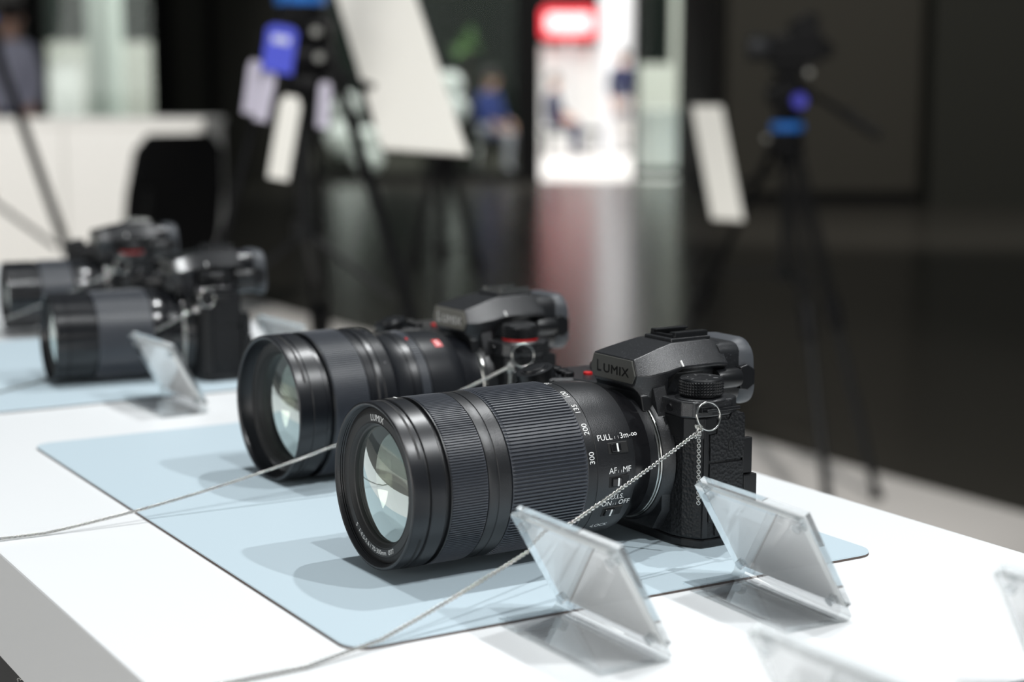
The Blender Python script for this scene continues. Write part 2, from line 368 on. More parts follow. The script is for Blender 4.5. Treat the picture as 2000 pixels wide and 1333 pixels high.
def camera_body(t, style, MH=44.5, BM=None):
    BM = BM or M['body']
    # --- lower shell
    def f(bm):
        prism(bm, BODY, 5, 70)
    mk('body', f, M['leather'], t, None, 1.2)
    mk('base_plate', lambda bm: prism(bm, [(x * 0.99 + (0.4 if x < -20 else -0.3), y * 0.99) for x, y in BODY], 0.0, 5), M['plastic'], t, None, 1.0)
    g = mk('grip', lambda bm: prism(bm, GRIP, 3, 71), M['leather'], t, None, 2.5)
    # --- top plate, left and right shoulders
    def f(bm):
        prism(bm, SHOULDER_L, 69.6, 78, inset_hi=0.03)
    mk('left_shoulder', f, BM, t, None, 0.9)
    def f(bm):
        prism(bm, SHOULDER_R, 70.6, 77.5, inset_hi=0.05)
    mk('right_shoulder', f, BM, t, None, 1.4)
    # --- dark band under the left shoulder and front pillar beside the mount
    def f(bm):
        prism(bm, [(-7.2, 27.5), (-7.2, 44.5), (-10.5, 50.2), (-16, 51.4), (-16, 27.5)], 58.5, 69.5)
    mk('lamp_window_band', f, M['plastic'], t, None, 0.6)
    mk('focus_lamp', lambda bm: cyl(bm, (-7.5, 34.5, 73.5), (-5.0, 34.5, 73.5), 2.2, 2.0, 20), M['lens_gloss'], t, 40)
    # --- mount boss
    def f(bm):
        prism(bm, [(-25, 6), (25, 6), (33, 18), (34, 44), (29, 70), (24.5, 83), (-24.5, 83), (-29, 70), (-34, 44), (-33, 18)], -10, -3.0, 'x', 0, 0.03)
        lathe(bm, [(-8, 37.5), (-3, 36.8), (-1.2, 35.6), (-1.2, 20)], 96, 'x', (0, 0, MH))
    b = mk('mount_boss', f, BM, t, 35)
    mk('mount_ring', lambda bm: lathe(bm, [(-1.0, 35.2), (-0.5, 35.2), (-0.2, 35.0), (-0.2, 34.4)], 96, 'x', (0, 0, MH)), M['silver'], b, 40)
    mk('release_button', lambda bm: lathe(bm, [(-8, 5), (-2.5, 5), (-2, 4.5), (-2, 0.1)], 24, 'x', (0, -41, 36), True), M['plastic'], b, 40)
    # --- viewfinder hump
    def sec(x, top, zt, mid, zm, low, zl, und, zu):
        h = [(top, zt), (mid, zm), (low, zl), (und, zu), (und, 74)]
        return [(x, y, z) for y, z in h] + [(x, -y, z) for y, z in h[::-1]]
    def f(bm):
        loft(bm, [
            [(5.4, y, z) for y, z in [(17.8, 97), (20.8, 88.6), (17.8, 83.4), (17, 83), (16, 82.6)]] + [(5.4, -y, z) for y, z in [(17.8, 97), (20.8, 88.6), (17.8, 83.4), (17, 83), (16, 82.6)][::-1]],
            sec(-1.5, 17.4, 98.7, 23.2, 88.4, 22.6, 84, 22, 80),
            sec(-12.5, 15.8, 101.4, 24.2, 90, 24.2, 86.5, 23.5, 80),
            sec(-21.5, 14.7, 103.2, 24.6, 92, 24.4, 91, 19.5, 88),
            sec(-46, 15.2, 103.6, 24.6, 92, 24.4, 90.6, 19.5, 88),
            sec(-53, 15.2, 102.0, 23.6, 91, 23.4, 89.6, 19.5, 87)])
    hmp = mk('viewfinder_hump', f, BM, t, 26, 0.7)
    pl = M['plate'] if style == 'stealth' else M['plate2']
    mk('nameplate', lambda bm: prism(bm, [(17.2, 96.4), (20.1, 88.6), (17.3, 84), (-17.3, 84), (-20.1, 88.6), (-17.2, 96.4)], 5.45, 6.3, 'x', 0, 0.015), pl, hmp, None, 0.25)
    def f(bm):
        for du, dv in ((-.24, 0), (.24, 0), (0, .2), (0, -.2)):
            text(bm, 'L', 8.6, lambda u, v: (6.36, u - 12.3 + du, v * 1.02 + 90.0 + dv), 1.0)
            text(bm, 'UMIX', 6.6, lambda u, v: (6.36, u * 1.36 + 3.2 + du, v + 89.3 + dv), 1.08)
    mk('brand_lettering', f, M['dark_ink'] if style == 'stealth' else M['white_ink'], hmp)
    mk('index_mark', lambda bm: cyl(bm, (-22.2, 24.35, 91.9), (-22.0, 22.4, 94.8), 0.6, 0.6, 8), M['white_ink'], hmp)
    mk('chin_plate', lambda bm: prism(bm, [(-16, 83.2), (16, 83.2), (22, 78), (24, 70), (-24, 70), (-22, 78)], -3.2, 3.0, 'x', 0, 0.04), M['plastic'], hmp, None, 0.6)
    # --- hot shoe
    hs = mk('hot_shoe', lambda bm: box(bm, -50, -23.5, -12, 12, 103.0, 105.0), BM, t, None, 0.5)
    def f(bm):
        for s in (-1, 1):
            box(bm, -49, -27, s * 9.6 - 1.3, s * 9.6 + 1.3, 105.0, 107.4)
            box(bm, -49, -27, s * 8.4 - 2.4, s * 8.4 + 2.4, 107.0, 107.9)
        box(bm, -28.5, -26.5, -10.5, 10.5, 105.0, 106.4)
    mk('shoe_rail', f, M['plastic'] if style == 'stealth' else M['silver'], hs, None, 0.2)
    mk('shoe_contact', lambda bm: [cyl(bm, (-38 + a, b2, 105.0), (-38 + a, b2, 105.25), 0.9, 0.9, 10) for a, b2 in ((0, 0), (4, 3), (-4, 3), (4, -3), (-4, -3))], M['silver'], hs)
    # --- eyepiece
    def f(bm):
        rings = []
        for x, k in ((-50, 1.0), (-62, 0.98), (-65.5, 0.95), (-66, 0.9)):
            rings.append([(x, p[0] * k, 84.5 + p[1] * k) for p in rrect(20.5, 17.0, 7)])
        loft(bm, rings)
    ep = mk('eyepiece', f, BM, t, 35)
    def f(bm):
        rings = []
        for x, w, h, r in ((-63.5, 19.6, 16.6, 8), (-65.5, 20.6, 17.6, 9), (-70, 21.4, 18.6, 11), (-73.0, 21.2, 18.4, 11), (-74.2, 20.0, 17.2, 10), (-74.0, 18, 15, 8), (-69, 16, 12.5, 6), (-66.2, 15.4, 11.8, 5)):
            rings.append([(x + p[1] * 0.06, p[0], 84.0 + p[1]) for p in rrect(w, h, r, 7)])
        loft(bm, rings, False)
    ec = mk('eyecup', f, M['eyecup'], t, 40)
    mk('finder_glass', lambda bm: loft(bm, [[(x, p[0], 84.0 + p[1]) for p in rrect(15.2, 11.7, 4)] for x in (-66.8, -66.1)]), M['lens_gloss'], ec)
    mk('diopter_knob', lambda bm: lathe(bm, [(-46, 3.6), (-46, 5.0), (-47.5, 5.4), (-60, 5.4), (-61.5, 5.0), (-61.5, 1)], 28, 'x', (0, 21.6, 82.5), True), M['plastic'], t, 35)
    mk('eyecup_catch', lambda bm: prism(bm, [(-62, 76), (-62, 88), (-67, 89), (-72, 86), (-72, 78), (-67, 75)], 19.5, 23.6, 'y'), M['plastic'], t, None, 0.5)
    # --- drive dial on the left shoulder
    dx, dy = -23.2, 38.2
    db = mk('dial_base', lambda bm: lathe(bm, [(77.6, 14.2), (78.2, 13.6), (78.6, 12.2), (78.6, 0.1)], 48, 'z', (dx, dy, 0)), BM, t, 40)
    if style != 'stealth':
        mk('red_ring', lambda bm: lathe(bm, [(78.4, 11.4), (79.9, 11.4)], 48, 'z', (dx, dy, 0)), M['red'], db, 40)
    def f(bm):
        n, rows = 44, 5; z0, z1, r = 80.0, 87.2, 11.2
        lathe(bm, [(79.0, 0.1), (79.0, 10.6), (80.0, r), (80.0, r)], 88, 'z', (dx, dy, 0))
        for j in range(rows):
            za, zb = z0 + (z1 - z0) * j / rows, z0 + (z1 - z0) * (j + 1) / rows
            for i in range(n):
                a0, a1 = 2 * PI * i / n, 2 * PI * (i + 1) / n; am = (a0 + a1) / 2
                q = [bm.verts.new((dx + rr * math.cos(a), dy + rr * math.sin(a), z)) for a, z, rr in ((a0, za, r), (a1, za, r), (a1, zb, r), (a0, zb, r), (am, (za + zb) / 2, r + 0.75))]
                for k in range(4): bm.faces.new([q[k], q[(k + 1) % 4], q[4]])
        lathe(bm, [(z1, r), (z1 + 0.6, r + 0.1), (z1 + 1.2, r - 0.5), (z1 + 1.0, r - 1.4), (z1 + 1.0, 0.1)], 88, 'z', (dx, dy, 0))
    dl = mk('drive_dial', f, M['plastic'], t)
    def f(bm):
        for k, s in enumerate(('l', '-', 'll', '=', 'l', '-')):
            a = math.radians(60 * k + 15)
            c, sn = math.cos(a), math.sin(a)
            text(bm, s, 3.6, lambda u, v: (dx + (7.4 + v) * c - (-u) * sn, dy + (7.4 + v) * sn + (-u) * c, 88.28))
    mk('dial_marks', f, M['grey_ink'], dl)
    # --- strap lugs
    lg = mk('strap_lug', lambda bm: [box(bm, -19.5, -12, 50.5, 53.2, 72.6, 75.4), tube(bm, [(-18.5, 52.5, 74), (-18.5, 56.6, 74.2), (-13, 56.6, 74.2), (-13, 52.5, 74)], 0.9, 8)], M['plastic'], t, None, 0.3)
    mk('lug_bar', lambda bm: box(bm, -38, -19, 51.0, 52.6, 72.4, 74.0), M['plastic'], lg, None, 0.3)
    mk('strap_lug', lambda bm: tube(bm, [(-18.5, -82, 70), (-18.5, -86, 70.2), (-13, -86, 70.2), (-13, -82, 70)], 0.9, 8), M['silver'], t)
    # --- socket doors on the left side
    d1 = [(-23.9, 67.6), (-30.9, 67.2), (-33.1, 70.6), (-41.0, 70.2), (-42.0, 67.8), (-42.0, 52.2), (-40.6, 46.0), (-19.1, 46.4), (-18.8, 60.2), (-23.4, 60.4)]
    d2 = [(-18.9, 45.2), (-40.4, 44.9), (-41.4, 38.0), (-41.4, 9), (-38, 6.3), (-22.9, 6.3), (-22.7, 13.1), (-18.3, 14.0)]
    o1 = mk('socket_door', lambda bm: prism(bm, d1, 50.2, 51.9, 'y', 0, 0.012), M['leather'], t, None, 0.3)
    o2 = mk('socket_door', lambda bm: prism(bm, d2, 50.2, 51.9, 'y', 0, 0.012), M['leather'], t, None, 0.3)
    mk('door_lettering', lambda bm: text(bm, 'MIC', 3.4, lambda u, v: (-33.2 - u, 52.0, 63.2 + v)), M['dark_ink'], o1)
    def f(bm):
        tube(bm, [(-33 + 2.0 * math.cos(math.radians(a)), 51.95, 54.2 + 2.3 * math.sin(math.radians(a))) for a in range(-50, 231, 20)], 0.28, 6)
        for s in (-1, 1): box(bm, -33 + s * 1.7 - .4, -33 + s * 1.7 + .4, 51.7, 52.1, 51.6, 53.6)
    mk('headphone_symbol', f, M['dark_ink'], o1)
    mk('side_panel', lambda bm: prism(bm, [(-14.6, 6), (-18.0, 6), (-18.0, 60.8), (-22.6, 61.0), (-22.6, 69), (-15.4, 69)], 50.4, 51.7, 'y'), M['plastic'], t, None, 0.3)
    # --- rear screen
    sc = mk('rear_screen', lambda bm: box(bm, -51.5, -43.2, -40, 46.5, 10, 52), M['plastic'], t, None, 0.9)
    mk('screen_hinge', lambda bm: [box(bm, -49.5, -43, 45.5, 49.0, 36.5, 55.5), box(bm, -52, -43, 46.0, 50.2, 10, 36.0)], M['plastic'], sc, None, 0.5)
    # --- controls on the grip side
    def f(bm):
        mt = Matrix.Translation((13.5, -63, 78.5)) @ Matrix.Rotation(math.radians(16), 4, 'Y')
        n = 60
        rings = []
        for z, r, amp in ((-3.5, 9.5, 0), (-3.5, 10.8, .0), (-3.0, 10.8, .5), (2.5, 10.8, .5), (3.0, 10.5, 0), (3.2, 8.0, 0), (3.8, 7.6, 0), (3.8, 6.6, 0), (4.6, 6.2, 0), (4.9, 5.5, 0), (4.9, .1, 0)):
            rings.append([mt @ Vector(((r - amp * (i % 2)) * math.cos(2 * PI * i / n), (r - amp * (i % 2)) * math.sin(2 * PI * i / n), z)) for i in range(n)])
        loft(bm, rings)
    fd = mk('front_dial', f, M['plastic'], t, 40)
    mk('dial_rim', lambda bm: [tube(bm, [Matrix.Translation((13.5, -63, 74.6)) @ Matrix.Rotation(math.radians(16), 4, 'Y') @ Vector((12.3 * math.cos(a * PI / 20), 12.3 * math.sin(a * PI / 20), 0)) for a in range(41)], 0.8, 6, 0, False)], M['lens_gloss'], fd, 60)
    for k, (bx, by) in enumerate(((-2, -54), (-4, -63), (-6, -72))):
        mk('top_button', lambda bm: lathe(bm, [(77.2, 3.6), (79.6, 3.6), (80.2, 3.0), (80.0, 0.1)], 24, 'z', (bx, by, 0)), M['plastic'], t, 40)
    mk('record_button', lambda bm: lathe(bm, [(76.8, 2.6), (78.6, 2.6), (79.0, 2.2), (78.9, 0.1)], 20, 'z', (-15, -53, 0)), M['red'], t, 40)
    def f(bm):
        n = 48; r = 10.5
        for z0, z1 in ((77.3, 84.5),):
            loft(bm, [[((-28 + (rr - (.5 if i % 2 and kn else 0)) * math.cos(2 * PI * i / n)), -36 + (rr - (.5 if i % 2 and kn else 0)) * math.sin(2 * PI * i / n), z) for i in range(n)] for z, rr, kn in ((z0, r, 0), (z0 + .6, r, 1), (z1 - .8, r, 1), (z1, r - .4, 0))])
    md = mk('mode_dial', f, M['plastic'], t, 40)
    mk('rear_dial', lambda bm: lathe(bm, [(76, 8.5), (80.5, 8.5), (81, 8), (81, .1)], 40, 'z', (-36, -66, 0)), M['plastic'], t, 40)

# ---- lenses: s = distance back from the front rim, L = front rim to flange
def front_glass(lp, L, zc, rg, s0, tilt=0):
    """front element bulging forward plus two inner elements and a dark tunnel"""
    def cap(s, r, sag, n=16):
        return [(L - s + sag * (1 - (k / n) ** 2), max(0.02, r * k / n)) for k in range(n, -1, -1)]
    mk('front_element', lambda bm: lathe(bm, cap(s0, rg, rg * 0.13), 72, 'x', (0, 0, zc)), M['glass_front'], lp, 60)
    mk('inner_element', lambda bm: lathe(bm, cap(s0 + rg * 0.30, rg * 0.86, -rg * 0.22), 64, 'x', (0, 0, zc)), M['glass_mid'], lp, 60)
    mk('inner_element', lambda bm: lathe(bm, cap(s0 + rg * 0.95, rg * 0.62, rg * 0.22), 64, 'x', (0, 0, zc)), M['glass_back'], lp, 60)
    def f(bm):
        lathe(bm, [(L - s0, rg * 1.02), (L - s0 - rg * 0.5, rg * 0.9), (L - s0 - rg * 0.52, rg * 0.72), (L - s0 - rg * 1.3, rg * 0.6), (L - s0 - rg * 1.35, 0.05)], 64, 'x', (0, 0, zc))
    mk('inner_tunnel', f, M['inner_dark'], lp, 30)

def wrapx(L, zc, R0):
    """print on the barrel: reads along the axis; a = angle above the near horizontal"""
    def g(s, adeg):
        def fn(u, v):
            a = math.radians(adeg) + v / R0
            return (L - s - u, R0 * math.cos(a), zc + R0 * math.sin(a))
        return fn
    return g
def wrapc(L, zc, R0):
    """print around the barrel, letter tops towards the front"""
    def g(s, adeg):
        def fn(u, v):
            a = math.radians(adeg) + u / R0
            return (L - s + v, R0 * math.cos(a), zc + R0 * math.sin(a))
        return fn
    return g
def ring_text(L, zc, s, r):
    def g(adeg, flip=False):
        def fn(u, v):
            # viewer looks along -x from the front: y (camera left) is to the viewer's right
            if flip:
                a = math.radians(adeg) + u / r; rr = r - v
            else:
                a = math.radians(adeg) - u / r; rr = r + v
            return (L - s, rr * math.cos(a), zc + rr * math.sin(a))
        return fn
    return g

def lens_tele(t):
    L, zc = 150.0, MH
    X = lambda s: L - s
    def f(bm):
        lathe(bm, [(X(5.5), 36.2), (X(4.6), 38.4)] + [(X(4.2 - 0.55 * k), 38.7 + (0.35 if k % 2 else 0)) for k in range(6)] + [(X(0.8), 39.3), (X(0.1), 40.0), (X(0.0), 40.6), (X(0.5), 41.3), (X(1.6), 41.5), (X(8.6), 41.5), (X(8.9), 41.0), (X(9.5), 41.0), (X(9.8), 41.8),
                   (X(17.6), 42.0), (X(18.0), 41.6), (X(18.1), 40.2), (X(20.4), 40.2), (X(20.5), 41.9), (X(21.2), 41.9), (X(21.3), 40.6), (X(41.6), 40.6), (X(41.8), 41.6), (X(42.6), 41.9), (X(46.5), 41.9), (X(46.8), 41.5), (X(47.3), 41.5), (X(47.6), 41.9), (X(54.2), 42.0), (X(54.8), 41.6),
                   (X(55.0), 40.2), (X(55.6), 40.2), (X(100.0), 40.2), (X(100.0), 41.0), (X(100.4), 41.2), (X(105.2), 41.2), (X(105.4), 40.9), (X(105.9), 40.9), (X(106.1), 41.2), (X(118), 41.0), (X(126), 40.2), (X(130.5), 39.2), (X(131.2), 38.4), (X(131.3), 36.8),
                   (X(137), 36.2), (X(141), 34.8), (X(144), 34.2), (X(149.4), 34.2), (X(149.6), 30)], 160, 'x', (0, 0, zc))
    lp = mk('lens', f, M['lens_tex'], t, 25)
    lp['label'] = 'black telephoto zoom lens with two ribbed rings'
    mk('bayonet_ring', lambda bm: lathe(bm, [(X(10.0), 41.95), (X(17.4), 42.08)], 120, 'x', (0, 0, zc)), M['lens_black'], lp, 40)
    mk('front_ring', lambda bm: lathe(bm, [(X(0.55), 41.42), (X(1.6), 41.62), (X(8.5), 41.62)], 120, 'x', (0, 0, zc)), M['lens_black'], lp, 40)
    mk('rear_cone', lambda bm: lathe(bm, [(X(131.5), 36.9), (X(137), 36.3), (X(141), 34.9), (X(144), 34.3)], 120, 'x', (0, 0, zc)), M['lens_gloss'], lp, 40)
    # hood bayonet slots on the front ring
    for a0 in (-60, 60, 180):
        pa = [math.radians(a0 - 32 + 64 * i / 24) for i in range(25)]
        mk('hood_slot', lambda bm: loft(bm, [[(X(s_), 41.7 * math.cos(a), zc + 41.7 * math.sin(a)) for a in pa] for s_ in (5.6, 6.9)], False, 0, False), M['inner_dark'], lp)
    def f(bm):
        lathe(bm, [(X(4.2), 38.4), (X(3.4), 36.4), (X(3.2), 35.9), (X(3.5), 35.7), (X(3.5), 35.5), (X(3.2), 35.3), (X(3.2), 31.6), (X(3.6), 31.3), (X(3.6), 31.0), (X(3.3), 30.8), (X(3.9), 30.2), (X(5.2), 29.6), (X(5.6), 29.0), (X(8.6), 28.6)], 144, 'x', (0, 0, zc))
    mk('trim_ring', f, M['inner'], lp, 30)
    mk('focus_ring', lambda bm: ribring(bm, X(21.3), X(41.5), 42.0, 190, 0.75, (0, 0, zc)), M['rubber'], lp)
    mk('zoom_ring', lambda bm: ribring(bm, X(55.4), X(99.8), 42.4, 140, 0.95, (0, 0, zc), 0.4), M['rubber'], lp)
    mk('mount_collar', lambda bm: lathe(bm, [(X(149.9), 34.5), (X(149.3), 34.6), (X(149.0), 34.3)], 120, 'x', (0, 0, zc)), M['silver'], lp, 40)
    front_glass(lp, L, zc, 28.7, 6.6)
    bx = wrapx(L, zc, 41.42); cx_ = wrapc(L, zc, 41.34)
    def f(bm):
        for s, a in (('300', 13), ('200', 34), ('135', 51), ('100', 67), ('70', 90)):
            text(bm, s, 4.4, cx_(102.9, a))
        text(bm, 'FULL', 4.3, bx(112.5, 26)); text(bm, '3m-\u221e', 4.3, bx(127.3, 26))
        for q in (118.6, 120.8): text(bm, 'l', 2.0, bx(q, 25.2))
        bx2 = wrapx(L, zc, 41.2)
        text(bm, 'AF', 4.3, bx2(115.2, 2.0)); text(bm, 'MF', 4.3, bx2(123.8, 2.0))
        for q in (118.6, 120.4): text(bm, 'l', 2.0, bx2(q, 1.0))
        text(bm, 'O.I.S.', 4.0, bx2(119.2, -18.0)); text(bm, 'ON', 4.0, bx2(113.6, -23.0)); text(bm, 'OFF', 4.0, bx2(124.4, -23.0))
        for q in (117.8, 119.4): text(bm, 'l', 2.0, bx2(q, -24.0))
        text(bm, '\u25c2LOCK', 3.6, bx2(114.5, -45))
        rt_ = ring_text(L, zc, 3.12, 33.4)
        text(bm, 'LUMIX', 4.6, rt_(90))
        text(bm, 'S  1:4.5-5.6 / 70-300mm  \u00d877', 3.3, rt_(-98, True), 1.05)
        a = math.radians(95)
        box(bm, X(9.3) - 6.5, X(9.3) - 5.6, 42.1 * math.cos(a) - 1.6, 42.1 * math.cos(a) + 1.6, zc + 42.1 * math.sin(a) - .3, zc + 42.1 * math.sin(a) + 0.1)
    mk('markings', f, M['white_ink'], lp)['kind'] = 'stuff'
    for a, s in ((18, 119.6), (-6, 119.2), (-30.5, 118.4)):
        ar = math.radians(a); ro = Matrix.Translation((X(s), 0, zc)) @ Matrix.Rotation(ar, 4, 'X')
        def f(bm):
            for w in (((-6.2, 6.2, 39.5, 41.35, -3.0, 3.0)),):
                box(bm, *w, mtx=ro)
        sw = mk('switch_recess', f, M['inner_dark'], lp, None, 0.5)
        mk('slide_switch', lambda bm: box(bm, -1.2, 4.6, 40, 42.4, -2.2, 2.2, mtx=ro), M['lens_gloss'], lp, None, 0.5)
        mk('switch_index', lambda bm: box(bm, 0.6, 1.6, 42.0, 42.5, -2.1, 2.1, mtx=ro), M['white_ink'], lp)
def lens_standard(t):
    L, zc = 136.0, MH
    R1 = 44.5
    X = lambda s: L - s
    def f(bm):
        lathe(bm, [(X(9), 37.0), (X(8.4), 39.5), (X(5), 41.2), (X(0.8), 42.0), (X(0.1), 42.8), (X(0), 43.6), (X(0.6), 44.3), (X(2), R1), (X(8.0), R1), (X(8.3), 44.0), (X(9.0), 44.0), (X(9.4), R1), (X(17.6), 44.7), (X(18.2), 44.0), (X(18.4), 42.2), (X(22.6), 42.2), (X(22.8), 44.2), (X(23.6), 44.6), (X(24), 43), (X(47.2), 43.0), (X(47.4), 44.6),
                   (X(49), 44.5), (X(49.6), 43.6), (X(53.5), 43.4), (X(54.2), 44.4), (X(57), 44.5), (X(57.4), 44.0), (X(58), 44.0), (X(58.4), 44.5), (X(66), 44.0), (X(69), 41.0), (X(72.5), 39.6), (X(80), 39.6), (X(80.3), 39.2), (X(81), 39.2), (X(81.3), 39.8), (X(86), 40.0), (X(86.6), 38.6), (X(93.6), 38.6), (X(94.2), 40.0),
                   (X(110), 39.6), (X(118), 38.6), (X(120), 37.6), (X(120.4), 35.6), (X(126), 34.8), (X(131), 34.0), (X(135), 34.0), (X(135.4), 30)], 160, 'x', (0, 0, zc))
    lp = mk('lens', f, M['lens_black'], t, 25)
    lp['label'] = 'wide black zoom lens with a stepped barrel and red badge'
    mk('trim_ring', lambda bm: lathe(bm, [(X(8.4), 39.4), (X(8.6), 36.5), (X(9.2), 36.0), (X(9.2), 34.6), (X(12), 33.6), (X(14), 32.2)], 144, 'x', (0, 0, zc)), M['inner'], lp, 30)
    mk('zoom_ring', lambda bm: ribring(bm, X(24), X(47), 44.9, 190, 0.55, (0, 0, zc)), M['rubber'], lp)
    mk('focus_ring', lambda bm: ribring(bm, X(86.8), X(93.4), 40.2, 120, 0.7, (0, 0, zc)), M['rubber'], lp)
    mk('mount_collar', lambda bm: lathe(bm, [(X(135.9), 34.4), (X(135.2), 34.5), (X(134.9), 34.1)], 120, 'x', (0, 0, zc)), M['silver'], lp, 40)
    for a0 in (-60, 60, 180):
        pa = [math.radians(a0 - 32 + 64 * i / 24) for i in range(25)]
        mk('hood_slot', lambda bm: loft(bm, [[(X(s_), (R1 + .15) * math.cos(a), zc + (R1 + .15) * math.sin(a)) for a in pa] for s_ in (5.2, 6.6)], False, 0, False), M['inner_dark'], lp)
    front_glass(lp, L, zc, 32.5, 12.5)
    cx_ = wrapc(L, zc, 39.75)
    def f(bm):
        for s, a in (('-', 96), ('-', 74), ('-', 56), ('-', 38)): text(bm, s, 4.0, wrapc(L, zc, 44.65)(62, a))
        text(bm, 'l ll lll l l ll l llll ll l', 2.8, ring_text(L, zc, 8.35, 37.9)(-98, True), 1.05)
    mk('markings', f, M['grey_ink'], lp)
    def patch(bm, s0_, s1_, a0, a1, r, mi=0):
        n = 6
        loft(bm, [[(X(s_), r * math.cos(math.radians(a0 + (a1 - a0) * i / n)), zc + r * math.sin(math.radians(a0 + (a1 - a0) * i / n))) for i in range(n + 1)] for s_ in (s0_, s1_)], False, mi, False)
    bd = mk('red_badge', lambda bm: patch(bm, 105, 110.5, 53, 63, 40.05), M['red'], lp)
    mk('badge_letter', lambda bm: text(bm, 'S', 6.0, wrapx(L, zc, 40.15)(107.8, 58)), M['white_ink'], lp)
    mk('index_dot', lambda bm: patch(bm, 88, 89.6, 66, 69, 40.6), M['red'], lp)
def lens_small(t, L, zc, r, rib0, rib1, label):
    X = lambda s: L - s
    def f(bm):
        lathe(bm, [(X(6), r * .84), (X(5), r * .92), (X(0.5), r * .95), (X(0), r * .975), (X(0.8), r), (X(10), r), (X(10.4), r * .985), (X(11.2), r * .985), (X(11.6), r), (X(rib0 - 4), r), (X(rib0 - 3.6), r * .96), (X(rib0 - .3), r * .96), (X(rib0), r * .985), (X(rib1), r * .985), (X(rib1 + .6), r * 1.0),
                   (X(L - 18), r * 1.0), (X(L - 13), r * .95), (X(L - 12), r * .9), (X(L - 1), min(34, r * .9)), (X(L - .6), 26)], 120, 'x', (0, 0, zc))
    lp = mk('lens', f, M['lens_far'], t, 25); lp['label'] = label
    mk('zoom_ring', lambda bm: ribring(bm, X(rib0), X(rib1), r * 1.015, 130, 0.6, (0, 0, zc)), M['rubber'], lp)
    mk('trim_ring', lambda bm: lathe(bm, [(X(5), r * .92), (X(5.4), r * .8), (X(7), r * .74)], 96, 'x', (0, 0, zc)), M['inner'], lp, 30)
    front_glass(lp, L, zc, r * .75, 6.5)
    mk('mount_collar', lambda bm: lathe(bm, [(X(L - .3), 34.2), (X(L - .8), 34.2), (X(L - 1.1), 33.6)], 96, 'x', (0, 0, zc)), M['silver'], lp, 40)
    mk('side_button', lambda bm: cyl(bm, (X(L - 22), r * .97, zc - 6), (X(L - 22), r * 1.02, zc - 6.5), 2.2, 2.0, 16), M['silver'], lp)

CAMS = {}
def place_camera(key, x, y, yaw, style, lens, label, mh=44.5, bm_=None):
    t = empty('mirrorless_camera', (x, y, 0.0), PI + math.radians(yaw), label, 'camera', 'cameras on the display counter')
    camera_body(t, style, mh, bm_); lens(t); CAMS[key] = t
    bpy.context.view_layer.update()
    return t
place_camera(1, 0.5085, 0.7345, 1.4, 'stealth', lens_tele, 'nearest black camera with telephoto zoom and black-on-grey nameplate, steel ring on its lug')
place_camera(2, 0.5304, 0.9534, 2.8, 'std', lens_standard, 'second black camera with white-lettered nameplate, red dial ring and wide-fronted zoom lens')
place_camera(3, 0.4805, 1.348, -5.0, 'stealth', lambda t: lens_small(t, 104, 37.5, 35.5, 34, 78, 'black zoom lens with broad grey ribbed ring'), 'blurred black camera on the far mat, tethered by a chain with a hanging tail', 37.5, M['body_gloss'])
place_camera(4, 0.5135, 1.650, -6.5, 'std', lambda t: lens_small(t, 94, 37.0, 33.0, 32, 62, 'black lens with narrow grey ribbed ring'), 'farthest, most blurred black camera, with a red-ringed dial', 37.0, M['body_gloss'])

